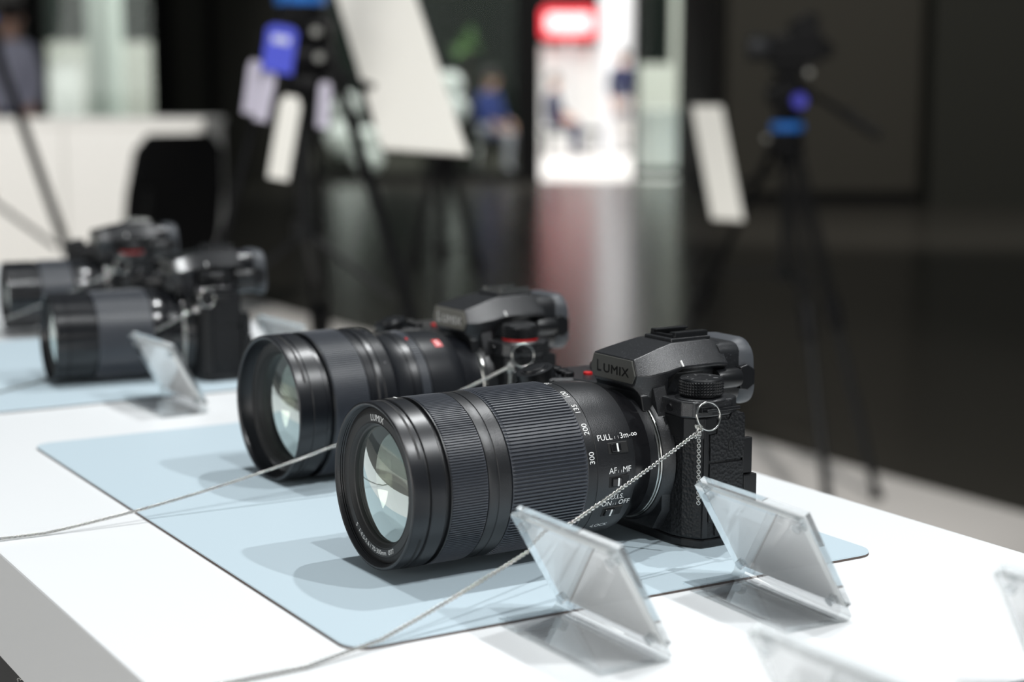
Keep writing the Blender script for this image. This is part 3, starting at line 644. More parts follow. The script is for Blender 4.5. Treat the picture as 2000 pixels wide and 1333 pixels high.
# ------------------------------------------------------------------ clear card stands
def card_stand(fx, fy, rz, label):
    """fx, fy = far end of the fold line on the counter; 80 mm wide, base 37 mm, leaning card 55 mm"""
    t = empty('card_stand', (fx * TS, fy * TS, TZ), rz, label, 'card stand', 'clear card stands on the counter')
    w = 0.080; th = 0.003; H_, LEAN = 0.0515, -0.0285
    ln = math.hypot(H_, LEAN); sx, sz = LEAN / ln, H_ / ln          # up the card
    nx, nz = sz, -sx                                                # outward (to the reader)
    def bent(bm):
        outer = [(-0.037, 0.0), (-0.003, 0.0)] + [(-0.003 + 0.003 * math.sin(math.radians(a)), 0.003 - 0.003 * math.cos(math.radians(a))) for a in (30, 60, 90)]
        outer.append((LEAN + 0.0, H_))
        inner = [(LEAN - nx * th, H_ - nz * th), (-0.0062, 0.0072), (-0.0068, 0.0048), (-0.0085, th), (-0.037, th)]
        pts = outer + inner
        n = len(pts); v = [[bm.verts.new((p[0], y, p[1])) for p in pts] for y in (-w, 0.0)]
        no = len(outer)
        # side strips (quad ladder between outer and inner profile)
        pairs = [(0, n - 1), (1, n - 2), (2, n - 3), (4, n - 4), (5, n - 5)]
        for k in (0, 1):
            idx = [0, 1, 2, 3, 4, 5]; jdx = [n - 1, n - 2, n - 3, n - 3, n - 4, n - 5]
            for q in range(5):
                loop = [v[k][idx[q]], v[k][idx[q + 1]], v[k][jdx[q + 1]]]
                if jdx[q + 1] != jdx[q]: loop.append(v[k][jdx[q]])
                bm.faces.new(loop).material_index = 1
        for i in range(n):
            j = (i + 1) % n
            f = bm.faces.new([v[0][i], v[0][j], v[1][j], v[1][i]])
            f.material_index = 1 if i in (no - 1, n - 1) else 0
    bm = bmesh.new(); bent(bm); obj('bent_plate', bm, [M['acrylic'], M['acrylic_edge']], t)
    def card(bm, u0, u1, o0, o1):
        P = lambda u, o, y: (sx * u + nx * o - 0.0005, y, sz * u + nz * o + 0.0005)
        v = [bm.verts.new(P(u, o, y)) for y in (-w, 0) for o in (o0, o1) for u in (u0, u1)]
        for f_, mi in (((0, 1, 3, 2), 1), ((4, 6, 7, 5), 1), ((0, 4, 5, 1), 0), ((2, 3, 7, 6), 0), ((0, 2, 6, 4), 1), ((1, 5, 7, 3), 1)):
            bm.faces.new([v[i] for i in f_]).material_index = mi
    bm = bmesh.new(); card(bm, 0.0075, ln - 0.0012, 0.00035, 0.0008); bmesh.ops.scale(bm, vec=(1, 0.972, 1), verts=bm.verts); bmesh.ops.translate(bm, vec=(0, -0.0011, 0), verts=bm.verts); obj('paper_card', bm, M['paper'], t)
    bm = bmesh.new(); card(bm, 0.0065, ln, 0.0011, 0.0038); obj('cover_plate', bm, [M['acrylic'], M['acrylic_edge']], t)
    for u in (0.0115, ln - 0.006):
        for y in (-0.006, -w + 0.006):
            bm = bmesh.new()
            c0 = Vector((sx * u - nx * 0.0032 - .0003, y, sz * u - nz * 0.0032)); c1 = Vector((sx * u + nx * 0.0008, y, sz * u + nz * 0.0008))
            cyl(bm, c0, c1, 0.0024, 0.0024, 16)
            obj('pin', bm, M['magnet'], t, 40)
    return t
card_stand(0.408, 0.631, math.radians(0.5), 'clear acrylic card stand in front of the nearest camera, leaning over the mat corner')
card_stand(0.5125, 0.633, math.radians(-2), 'clear acrylic card stand beside the nearest camera body, right of the other')
card_stand(0.439, 1.250, math.radians(2), 'blurred clear card stand between the two blue mats')
card_stand(0.558, 1.292, math.radians(4), 'blurred clear card stand peeking out behind the second lens')
card_stand(0.392, 0.446, math.radians(3), 'blurred clear card stand cut off by the bottom edge')
card_stand(0.521, 0.455, math.radians(3), 'blurred clear card stand cut off by the right edge')

# ------------------------------------------------------------------ security chains
def add_link(bm, c, d, up, ln, wd, r, seg=10, sid=5):
    """oval wire link centred at c, long axis d"""
    d = d.normalized(); u = (up - d * up.dot(d)).normalized(); nrm = d.cross(u); rings = []
    for i in range(seg):
        a = 2 * PI * i / seg
        p = c + d * (ln / 2 * math.cos(a)) + u * (wd / 2 * math.sin(a))
        tg = (d * (-ln / 2 * math.sin(a)) + u * (wd / 2 * math.cos(a))).normalized(); o1 = tg.cross(nrm)
        rings.append([p + (o1 * math.cos(2 * PI * k / sid) + nrm * math.sin(2 * PI * k / sid)) * r for k in range(sid)])
    rings.append(None)
    vs = [[bm.verts.new(p) for p in rg] for rg in rings[:-1]]
    for i in range(seg):
        a, b = vs[i], vs[(i + 1) % seg]
        for k in range(sid): bm.faces.new([a[k], a[(k + 1) % sid], b[(k + 1) % sid], b[k]])
def chain_run(bm, pts, pitch=0.00135, ln=0.0022, wd=0.0017, r=0.00030):
    pts = [Vector(p) for p in pts]; acc = 0.0; i = 0; k = 0
    total = sum((b - a).length for a, b in zip(pts, pts[1:]))
    n = int(total / pitch); seglen = [(b - a).length for a, b in zip(pts, pts[1:])]
    for k in range(n):
        s = (k + 0.5) * pitch; q = 0
        while q < len(seglen) - 1 and s > seglen[q]: s -= seglen[q]; q += 1
        d = (pts[q + 1] - pts[q]).normalized(); c = pts[q] + d * s
        side = d.cross(Vector((0, 0, 1)))
        side = Vector((1, 0, 0)) if side.length < 1e-3 else side.normalized()
        up = Matrix.Rotation((PI / 4 if k % 2 else -PI / 4) + 0.25, 3, d) @ side
        add_link(bm, c, d, up, ln, wd, r)
def sag(p0, p1, s, n=24):
    p0, p1 = Vector(p0), Vector(p1)
    return [p0.lerp(p1, i / n) - Vector((0, 0, s * 4 * (i / n) * (1 - i / n))) for i in range(n + 1)]
def split_ring(bm, c, nrm, R0, r):
    c = Vector(c); nrm = Vector(nrm).normalized(); u = nrm.orthogonal().normalized(); v = nrm.cross(u)
    N = 96
    tube(bm, [c + (u * math.cos(4 * PI * i / N) + v * math.sin(4 * PI * i / N)) * R0 + nrm * (r * 2.0 * (i / N - 0.5)) for i in range(N + 1)], r, 8)
def security_chain(ring_c, ring_n, knot, path, tail, label, ring_r=0.0072):
    t = empty('security_chain', path[-1], 0, label, 'chain', 'silver security chains')
    inv = Vector(path[-1])
    def part(name, f, m, kind=None, smooth=None):
        bm = bmesh.new(); f(bm); bmesh.ops.translate(bm, vec=-inv, verts=bm.verts); o = obj(name, bm, m, t, smooth)
        if kind: o['kind'] = kind
    part('split_ring', lambda bm: split_ring(bm, ring_c, ring_n, ring_r, 0.00055), M['silver'], None, 60)
    def knotf(bm):
        k = Vector(knot)
        for i in range(22):
            p = k + Vector((random.uniform(-1, 1) * 0.0022, random.uniform(-1, 1) * 0.0022, random.uniform(-1, 1) * 0.0026))
            d = Vector((random.uniform(-1, 1), random.uniform(-1, 1), random.uniform(-1, 1)))
            add_link(bm, p, d, Vector((.3, .5, .8)), 0.0022, 0.0017, 0.0003)
    part('knot', knotf, M['chain'], 'stuff', 80)
    part('links', lambda bm: chain_run(bm, path), M['chain'], 'stuff', 80)
    if tail: part('tail_links', lambda bm: chain_run(bm, tail), M['chain'], 'stuff', 80)
def cam_pt(k, x, y, z): return CAMS[k].matrix_world @ Vector((x * K, y * K, z * K))
def gnd(px, py, z=0.0):
    """point of the plane z under a photo pixel"""
    dy = py - CY; v = FW * (FPX * math.cos(PITCH) - dy * math.sin(PITCH)) + RT * (px - CX) + Vector((0, 0, -FPX * math.sin(PITCH) - dy * math.cos(PITCH)))
    return Vector((0, 0, CAMH)) + v * ((z - CAMH) / v.z)
EDGE = 0.211 * TS
# chain of the nearest camera
k1 = cam_pt(1, -7.0, 57, 64.5); r1 = cam_pt(1, -13.4, 56.6, 71.6); vw = Vector((0, 0, CAMH)) - r1
land = gnd(745, 1250, 0.0022); e1 = Vector((EDGE - .0016, gnd(495, 1333, TZ).y, TZ + .0014))
over = [e1, e1 + Vector((-.0006, -.001, -.006)), e1 + Vector((0, -.002, -.05)), e1 + Vector((0, -.002, -.11))]
security_chain(r1, (vw.x + 0.5, vw.y, vw.z), k1, sag(k1, land, 0.004) + sag(land, gnd(600, 1303, TZ + .0014), 0, 3)[1:] + over,
               sag(k1, k1 + Vector((0.0002, -0.0004, -0.038)), 0, 3), 'silver chain from the nearest camera, passing behind a card stand')
# chain of the second camera
k2 = cam_pt(2, -3, 57, 65.5); r2 = cam_pt(2, -13.0, 56.6, 71.5); vw = Vector((0, 0, CAMH)) - r2
land = gnd(90, 1042, TZ + .0014); e2 = gnd(0, 1053, TZ + .0014); e2.x = EDGE - .0016
security_chain(r2, (vw.x + 0.3, vw.y, vw.z), k2, sag(k2, land, 0.010) + [e2, e2 + Vector((-.0006, 0, -.006)), e2 + Vector((0, .002, -.05)), e2 + Vector((0, .002, -.11))],
               sag(k2, k2 + Vector((0, -.0004, -0.04)), 0, 3), 'long silver chain from the second camera down to the counter edge')
# chains of the two blurred cameras
k3 = cam_pt(3, -4, 57, 62); r3 = cam_pt(3, -12.5, 56.6, 70)
vw = Vector((0, 0, CAMH)) - r3; land = gnd(108, 738, .0014); mid3 = gnd(0, 766, .0014)
e3 = Vector((EDGE - .0016, 1.30, TZ + .0014))
security_chain(r3, (vw.x + .8, vw.y, vw.z), k3, sag(k3, land, 0.002) + [mid3, Vector((.297, 1.345, .0014)), Vector((.294, 1.344, TZ + .0014)), e3, e3 + Vector((0, 0, -.06))],
               sag(k3 + Vector((-.012, -.002, -.006)), k3 + Vector((-.012, -.002, -0.0605)), 0, 3), 'blurred silver chain from the camera on the far mat, tail hanging to the mat')
k4 = cam_pt(4, 1, 57, 62); r4 = cam_pt(4, -10, 57, 68)
vw = Vector((0, 0, CAMH)) - r4; e4 = Vector((EDGE - .0016, 1.62, TZ + .0014)); q4 = cam_pt(4, 84, 50, 20); l4 = A(24, 618, q4.dot(FW))
security_chain(r4, (vw.x + .8, vw.y, vw.z), k4, sag(k4, l4, 0.002) + [Vector((l4.x - .07, l4.y - .01, TZ + .0014)), e4, e4 + Vector((0, 0, -.06))],
               None, 'most blurred silver chain, from the farthest camera past its lens')
# loop of chain hanging below the counter front
bm = bmesh.new()
hx = EDGE + .022
q = [Vector((hx, .852, -.0625)), Vector((hx - .012, .856, -.064)), Vector((hx - .018, .861, -.068)), Vector((hx - .019, .862, -.085)), Vector((hx - .019, .862, -.14))]
chain_run(bm, q); tag(obj('hanging_chain', bm, M['chain'], None, 80), 'short dark chain end hanging under the counter front, bottom left corner', 'chain', kind='stuff')

# ------------------------------------------------------------------ tripods and things behind the counter
M['tri_black'] = mat('tripod_black', (0.004, 0.004, 0.0045), 0.45, spec=0.15)
M['tri_grey'] = mat('tripod_grey_tube', (0.009, 0.0095, 0.010), 0.4, spec=0.2)
M['blue'] = mat('bright_blue_ring', (0.02, 0.16, 0.55), 0.35)
M['violet'] = mat('violet_blue', (0.06, 0.06, 0.55), 0.4)
M['steel'] = mat('bright_knob', (0.30, 0.30, 0.28), 0.35, 0.8)
M['cream'] = mat('cream_board', (0.88, 0.86, 0.80), 0.6)
M['lilac'] = mat('lilac_tag', (0.55, 0.52, 0.62), 0.6)
M['blue_tag'] = mat('blue_card', (0.07, 0.09, 0.62), 0.5)
M['print_white'] = mat('printed_white', (0.6, 0.62, 0.8), 0.6)
def wpart(t, name, f, m, smooth=None, bevel=None, parent=None):
    """part given in world coordinates, stored relative to its thing t"""
    bm = bmesh.new(); f(bm)
    bmesh.ops.translate(bm, vec=-Vector(t.location), verts=bm.verts)
    return obj(name, bm, m, parent if parent is not None else t, smooth, bevel)
def tripod(hub, feet, label, ring=True, head=True, rings_r=0.045, r0=0.015):
    base = Vector((hub.x, hub.y, FLOOR + 0.006))
    t = empty('tripod', base, 0, label, 'tripod', 'black tripods behind the counter')
    up = Vector((0, 0, 1))
    wpart(t, 'hub', lambda bm: [lathe(bm, [(hub.z - .09, .012), (hub.z - .085, .026), (hub.z - .03, .040), (hub.z, rings_r), (hub.z + .018, rings_r)], 28, 'z', (hub.x, hub.y, 0), True)], M['tri_black'], 40)
    if ring: wpart(t, 'blue_ring', lambda bm: lathe(bm, [(hub.z + .018, rings_r + .001), (hub.z + .021, rings_r + .003), (hub.z + .040, rings_r + .003), (hub.z + .043, rings_r)], 32, 'z', (hub.x, hub.y, 0), True), M['blue'], 40)
    wpart(t, 'centre_column', lambda bm: cyl(bm, hub - up * .06, hub - up * .38, .013, .013, 14), M['tri_grey'], 40)
    for ft in feet:
        out = Vector((ft.x - hub.x, ft.y - hub.y, 0)).normalized()
        a = hub + out * .042 - up * .03; d = (ft - a); m1 = a + d * .47; m2 = a + d * .52
        side = d.cross(up).normalized()
        def f(bm):
            for s in (-1, 1): cyl(bm, a + side * s * .013, m1 + side * s * .013, r0 * .55, r0 * .55, 10)
            cyl(bm, a - side * .022, a + side * .022, .014, .014, 12)
        lg = wpart(t, 'leg', f, M['tri_black'], 40)
        wpart(t, 'leg_lock', lambda bm: cyl(bm, m1 - d.normalized() * .03, m2 + d.normalized() * .01, r0 * 1.75, r0 * 1.4, 14), M['tri_black'], 40, None, lg)
        wpart(t, 'lower_tube', lambda bm: cyl(bm, m1, ft + up * .012 - d.normalized() * .01, r0 * .85, r0 * .8, 12), M['tri_grey'], 40, None, lg)
        wpart(t, 'rubber_foot', lambda bm: lathe(bm, [(FLOOR + .0065, .018), (FLOOR + .016, .02), (FLOOR + .03, .014)], 14, 'z', (ft.x, ft.y, 0), True), M['tri_black'], 40, None, lg)
    # mid-level spreader
    c = hub - up * .40
    def f(bm):
        cyl(bm, c + up * .02, c - up * .02, .022, .022, 16)
        for ft in feet:
            a = hub - up * .03; k = a.lerp(ft, .40)
            cyl(bm, c, k, .006, .006, 8)
    wpart(t, 'spreader', f, M['tri_grey'], 40)
    return t
def foot(px, py, z=FLOOR + 0.006):
    p = gnd(px, py, z); return p
# --- right tripod with a video camera
hubR = A(1537, 268, 5.0)
tR = tripod(hubR, [foot(1622, 1045), foot(1712, 975), foot(1232, 880)], 'black tripod with blue ring and pan handle at right')
def at_up(p, dz): return p + Vector((0, 0, dz))
cU = Vector((0, 0, 1))
def f(bm):
    c = hubR
    lathe(bm, [(c.z + .043, .035), (c.z + .06, .04), (c.z + .10, .045), (c.z + .13, .046), (c.z + .16, .04), (c.z + .19, .03)], 24, 'z', (c.x, c.y, 0), True)
    p = c + cU * .125; cyl(bm, p - RT * .06, p + RT * .06, .032, .032, 18)
    box(bm, -.045, .045, -.05, .05, .185, .21, 0, Matrix.Translation(c) @ Matrix.Rotation(-ANG, 4, 'Z'))
hd = wpart(tR, 'fluid_head', f, M['tri_black'], 40)
pk = hubR + cU * .105 + RT * .025 - FW * .045
wpart(tR, 'violet_knob', lambda bm: [cyl(bm, pk, pk - FW * .022, .022, .019, 18)], M['violet'], 40, None, hd)
for q_, rr_ in ((A(1578, 142, 4.93), .009), (A(1495, 270, 4.93), .007)):
    wpart(tR, 'bright_knob', lambda bm: cyl(bm, q_, q_ - FW * .018, rr_, rr_ * .9, 14), M['steel'], 40, None, hd)
ph0, ph1, ph2 = hubR + cU * .13 + RT * .06, A(1640, 215, 4.85), A(1718, 266, 4.8)
wpart(tR, 'pan_handle', lambda bm: [tube(bm, [ph0, ph1], .009, 10), tube(bm, [ph1, ph1.lerp(ph2, .1), ph2], [.011, .0145, .0135], 12)], M['tri_black'], 40)
def video_camera():
    c = hubR + cU * .211
    t = empty('video_camera', c, -ANG, 'dark blurred camera mounted on the right-hand tripod', 'camera')
    def p(name, f, m, sm=40, bv=None):
        bm = bmesh.new(); f(bm); return obj(name, bm, m, t, sm, bv)
    p('body', lambda bm: prism(bm, [(-.06, 0), (.085, 0), (.095, .03), (.085, .10), (.02, .105), (-.01, .085), (-.06, .08)], -.045, .045, 'y'), M['tri_black'], None, .006)
    p('viewfinder', lambda bm: prism(bm, [(-.01, .10), (.075, .10), (.085, .135), (.06, .148), (.01, .125)], -.025, .025, 'y'), M['tri_black'], None, .004)
    l = p('lens', lambda bm: lathe(bm, [(-.055, .030), (-.075, .034), (-.10, .036), (-.118, .038), (-.118, .03), (-.10, .028), (-.10, .001)], 28, 'x', (0, 0, .045)), M['lens_black'])
    p('grip', lambda bm: prism(bm, [(.06, .01), (.125, .02), (.13, .05), (.10, .075), (.06, .08)], -.02, .04, 'y'), M['tri_black'], None, .008)
    p('mount_plate', lambda bm: box(bm, -.04, .05, -.03, .03, -.0005, .001), M['tri_grey'], None)
video_camera()
# --- tripod left of centre, close behind the counter
hubL = A(588, 30, 3.2)
tL = tripod(hubL, [foot(1030, 1345), foot(205, 1345), foot(655, 1150)], 'tall black tripod with blue ring, hung with tags, left of centre', r0=.0135)
def f(bm):
    c = hubL; lathe(bm, [(c.z + .043, .035), (c.z + .07, .042), (c.z + .13, .042), (c.z + .16, .035), (c.z + .20, .03)], 24, 'z', (c.x, c.y, 0), True)
wpart(tL, 'fluid_head', f, M['tri_black'], 40)
for px, py in ((618, 62), (624, 112)):
    q_ = A(px, py, 3.14)
    wpart(tL, 'bright_knob', lambda bm: cyl(bm, q_, q_ - FW * .015, .009, .008, 14), M['steel'], 40)
def f(bm):
    for px, py in ((600, 60), (604, 115), (606, 170)):
        q_ = A(px, py, 3.19); cyl(bm, q_ - RT * .045, q_ + RT * .045, .028, .028, 14)
    cyl(bm, A(604, 30, 3.2), A(606, 250, 3.2), .03, .022, 16)
wpart(tL, 'column_brake', f, M['tri_black'], 40)
# hanging tags on that tripod
def hang_tag(px0, py0, px1, py1, w, d, m, name, label, lettered=False):
    a, b = A(px0, py0, d), A(px1, py1, d); up = (a - b).normalized(); rt = (RT - up * RT.dot(up)).normalized(); ln = (a - b).length; nrm = rt.cross(up)
    t = empty(name, b, 0, label, 'tag', 'cards and ribbons hung on the tripod')
    def mkp(pts, o0, o1):
        def f(bm):
            lo = [bm.verts.new(rt * p[0] + up * p[1] + nrm * o0) for p in pts]; hi = [bm.verts.new(rt * p[0] + up * p[1] + nrm * o1) for p in pts]
            bm.faces.new(lo[::-1]); bm.faces.new(hi); n = len(pts)
            for i in range(n): bm.faces.new([lo[i], lo[(i + 1) % n], hi[(i + 1) % n], hi[i]])
        return f
    bm = bmesh.new(); mkp([(-w / 2, 0), (w / 2, 0), (w / 2, ln * .9), (w * .3, ln), (-w * .3, ln), (-w / 2, ln * .9)], -.001, .001)(bm); c = obj('card', bm, m, t)
    bm = bmesh.new(); tube(bm, [up * (ln * .97), up * (ln * 1.0 + .03) + FW * .01, up * (ln + .055) + FW * .02], .0015, 6); obj('cord', bm, M['tri_black'], t)
    if lettered:
        bm = bmesh.new(); mkp([(-w * .28, ln * .62), (w * .28, ln * .62), (w * .28, ln * .78), (-w * .28, ln * .78)], -.0016, .0016)(bm); obj('print_band', bm, M['print_white'], c)
hang_tag(553, 50, 540, 142, .056, 3.10, M['blue_tag'], 'name_tag', 'blue card tag hanging on the tall tripod', True)
hang_tag(528, 140, 508, 236, .026, 3.11, M['lilac'], 'ribbon_tag', 'lilac-white strip hanging below the blue tag')
hang_tag(500, 118, 486, 222, .024, 3.13, M['lilac'], 'ribbon_tag', 'lilac strip hanging left of the blue tag')
hang_tag(570, 188, 543, 350, .038, 3.09, M['cream'], 'ribbon_tag', 'long cream strip hanging lowest on the tall tripod')
hang_tag(636, 160, 630, 250, .022, 3.10, M['lilac'], 'ribbon_tag', 'narrow pale strip hanging right of the tripod column')
# info boards clamped to the tripods
def info_board(corner_bl, corner_br, corner_tl, anchor, label):
    a, b, c = corner_bl, corner_br, corner_tl; h = b - a; s = c - a; n = h.cross(s).normalized() * .006
    t = empty('info_board', a, 0, label, 'board', 'cream boards on tripods')
    bm = bmesh.new(); v = [bm.verts.new(p + k - a) for k in (-n, n) for p in (a, b, b + s, c)]
    for f_ in ((3, 2, 1, 0), (4, 5, 6, 7), (0, 1, 5, 4), (1, 2, 6, 5), (2, 3, 7, 6), (3, 0, 4, 7)): bm.faces.new([v[i] for i in f_])
    obj('panel', bm, M['cream'], t, None, .003)
    bm = bmesh.new(); m_ = a + h * .15 + s * .35 - a; q_ = anchor - a
    tube(bm, [m_, m_.lerp(q_, .5) + Vector((0, 0, -.02)), q_], .007, 10); obj('bracket_arm', bm, M['tri_black'], t, 40)
info_board(A(748, 292, 3.12), A(914, 304, 2.99), A(648, -40, 3.38), hubL + cU * (-.06) + RT * .03, 'large cream board slanting beside the tall tripod, top cut off')
info_board(A(1392, 428, 4.82), A(1452, 432, 4.74), A(1352, 207, 5.05), hubR - cU * .1 - RT * .03, 'smaller cream board slanting left of the right-hand tripod')
# --- tripod at the far left, mostly out of frame, and one behind the large board
tripod(A(-45, 60, 4.2), [foot(335, 1065), foot(-420, 1010), foot(-60, 930)], 'black tripod leg crossing the white cabinet at the left edge', r0=.012)
tripod(A(868, 300, 7.0), [foot(985, 735), foot(760, 720), foot(860, 690)], 'dark tripod standing behind the large cream board', ring=False, r0=.018)

# --- white cabinet at the left
def cabinet():
    d = 8.0; r0, r1 = R(-420, d), R(396, d); zt = Z(233, d)
    c = B((r0 + r1) / 2, d + .3, FLOOR + .0); t = empty('white_cabinet', c, -ANG, 'long white cabinet behind the cameras at left', 'cabinet')
    w = (r1 - r0) / 2; h = zt - FLOOR
    bm = bmesh.new(); box(bm, -w + .01, w - .01, -.29, .29, .08, h - .03); obj('body', bm, M['cab'], t)
    bm = bmesh.new(); box(bm, -w, w, -.31, .31, h - .03, h); obj('worktop', bm, M['cab'], t, None, .004)
    bm = bmesh.new(); box(bm, -w + .05, w - .05, -.25, .25, 0.0005, .08); obj('plinth', bm, M['tri_black'], t)
    n = 3
    for i in range(n):
        x0 = -w + .02 + (2 * w - .04) * i / n; x1 = -w + .02 + (2 * w - .04) * (i + 1) / n
        bm = bmesh.new(); box(bm, x0 + .003, x1 - .003, -.308, -.29, .09, h - .036); obj('door', bm, M['cab'], t, None, .003)
M['cab'] = mat('cabinet_white', (0.90, 0.885, 0.85), 0.5)
cabinet()
# --- black padded chair in front of it
def chair():
    c = A(250, HY, 6.0); c.z = FLOOR
    t = empty('side_chair', c, -ANG + math.radians(-125), 'black padded side chair with its curved back to the counter, before the white cabinet', 'chair')
    def p(name, f, m, bv=None, sm=None): bm = bmesh.new(); f(bm); return obj(name, bm, m, t, sm, bv)
    def f(bm):
        rings = []
        for z, hw, y, th in ((.50, .19, .20, .03), (.62, .215, .225, .04), (.78, .215, .25, .04), (.93, .195, .275, .035), (.985, .14, .285, .02)):
            ring = []
            for i in range(9): a = -1 + i / 4; ring.append((a * hw, y - .05 * a * a, z))
            for i in range(8, -1, -1): a = -1 + i / 4; ring.append((a * hw, y - .05 * a * a + th, z))
            rings.append(ring)
        loft(bm, rings)
    p('backrest', f, M['chair_black'], .008, 50)
    p('seat', lambda bm: prism(bm, rrect(.22, .22, .06), .42, .48), M['chair_black'], .015)
    for sx in (-1, 1):
        p('leg', lambda bm: tube(bm, [(sx * .20, -.18, .43), (sx * .215, -.21, .015), (sx * .215, -.21, .0005)], [.012, .011, .011], 10), M['tri_grey'], None, 40)
        p('leg', lambda bm: tube(bm, [(sx * .20, .30, .80), (sx * .205, .23, .46), (sx * .215, .25, .015), (sx * .215, .25, .0005)], [.012, .012, .011, .011], 10), M['tri_grey'], None, 40)
M['chair_black'] = mat('black_upholstery', (0.006, 0.006, 0.0065), 0.8, spec=0.15)
chair()

# ------------------------------------------------------------------ far things seen through the glass
M['sign_red'] = mat('sign_red', (0.75, 0.03, 0.05), 0.4, emit=1.2)
M['sign_face'] = mat('sign_face', (1.0, 0.62, 0.62), 0.4, emit=1.3)
def sign():
    d = 33.5; c = A(1111, 45, d); t = empty('lit_sign', c, -ANG, 'red-edged glowing sign above the white wall in the doorway', 'sign')
    w = (R(1166, d) - R(1057, d)) / 2; h = (Z(14, d) - Z(75, d)) / 2
    bm = bmesh.new(); prism(bm, rrect(w, h, h * .4), -.08, .08, 'y'); obj('case', bm, M['sign_red'], t, None, .01)
    bm = bmesh.new(); prism(bm, rrect(w * .8, h * .55, h * .3), -.10, -.081, 'y'); obj('face', bm, M['sign_face'], t)
    bm = bmesh.new(); cyl(bm, (0, .05, -h), (0, .05, FLOOR - c.z - .004), .06, .06, 12); obj('post', bm, M['white_paint'], t, 40)
M['white_paint'] = mat('white_enamel', (0.8, 0.8, 0.8), 0.4)
sign()
def box_thing(name, px0, px1, py0, d, depth, label, cat, m, plinth=None):
    c = B((R(px0, d) + R(px1, d)) / 2, d + depth / 2, FLOOR - (.005 if d > 21.2 else 0)); t = empty(name, c, -ANG, label, cat)
    w = (R(px1, d) - R(px0, d)) / 2; h = Z(py0, d) - c.z
    bm = bmesh.new(); box(bm, -w + .02, w - .02, -depth / 2 + .02, depth / 2 - .02, .1, h - .04); obj('body', bm, m, t)
    bm = bmesh.new(); box(bm, -w, w, -depth / 2, depth / 2, h - .04, h); obj('top', bm, m, t, None, .005)
    bm = bmesh.new(); box(bm, -w + .05, w - .05, -depth / 2 + .05, depth / 2 - .05, .0005, .1); obj('plinth', bm, M['frame_black'], t)
    return t
box_thing('reception_desk', 1238, 1372, 214, 22.3, .7, 'white reception desk right of the bright doorway', 'desk', M['white_wall'])
t = empty('blue_bag', A(1350, 300, 21.9) , -ANG, 'small light blue bag hanging at the reception desk', 'bag')
bm = bmesh.new(); prism(bm, [(-.07, 0), (.07, 0), (.055, .30), (-.055, .30)], -.05, .05, 'y'); obj('body', bm, mat('light_blue', (.12, .36, .80), .5), t, None, .01)
bm = bmesh.new(); tube(bm, [(-.04, 0, .29), (-.035, 0, .40), (.035, 0, .40), (.04, 0, .29)], .008, 8); obj('handle', bm, M['frame_black'], t, 60)
box_thing('white_crate', 86, 150, 124, 28.0, .6, 'white box-shaped kiosk outside the left window', 'kiosk', M['white_wall'])

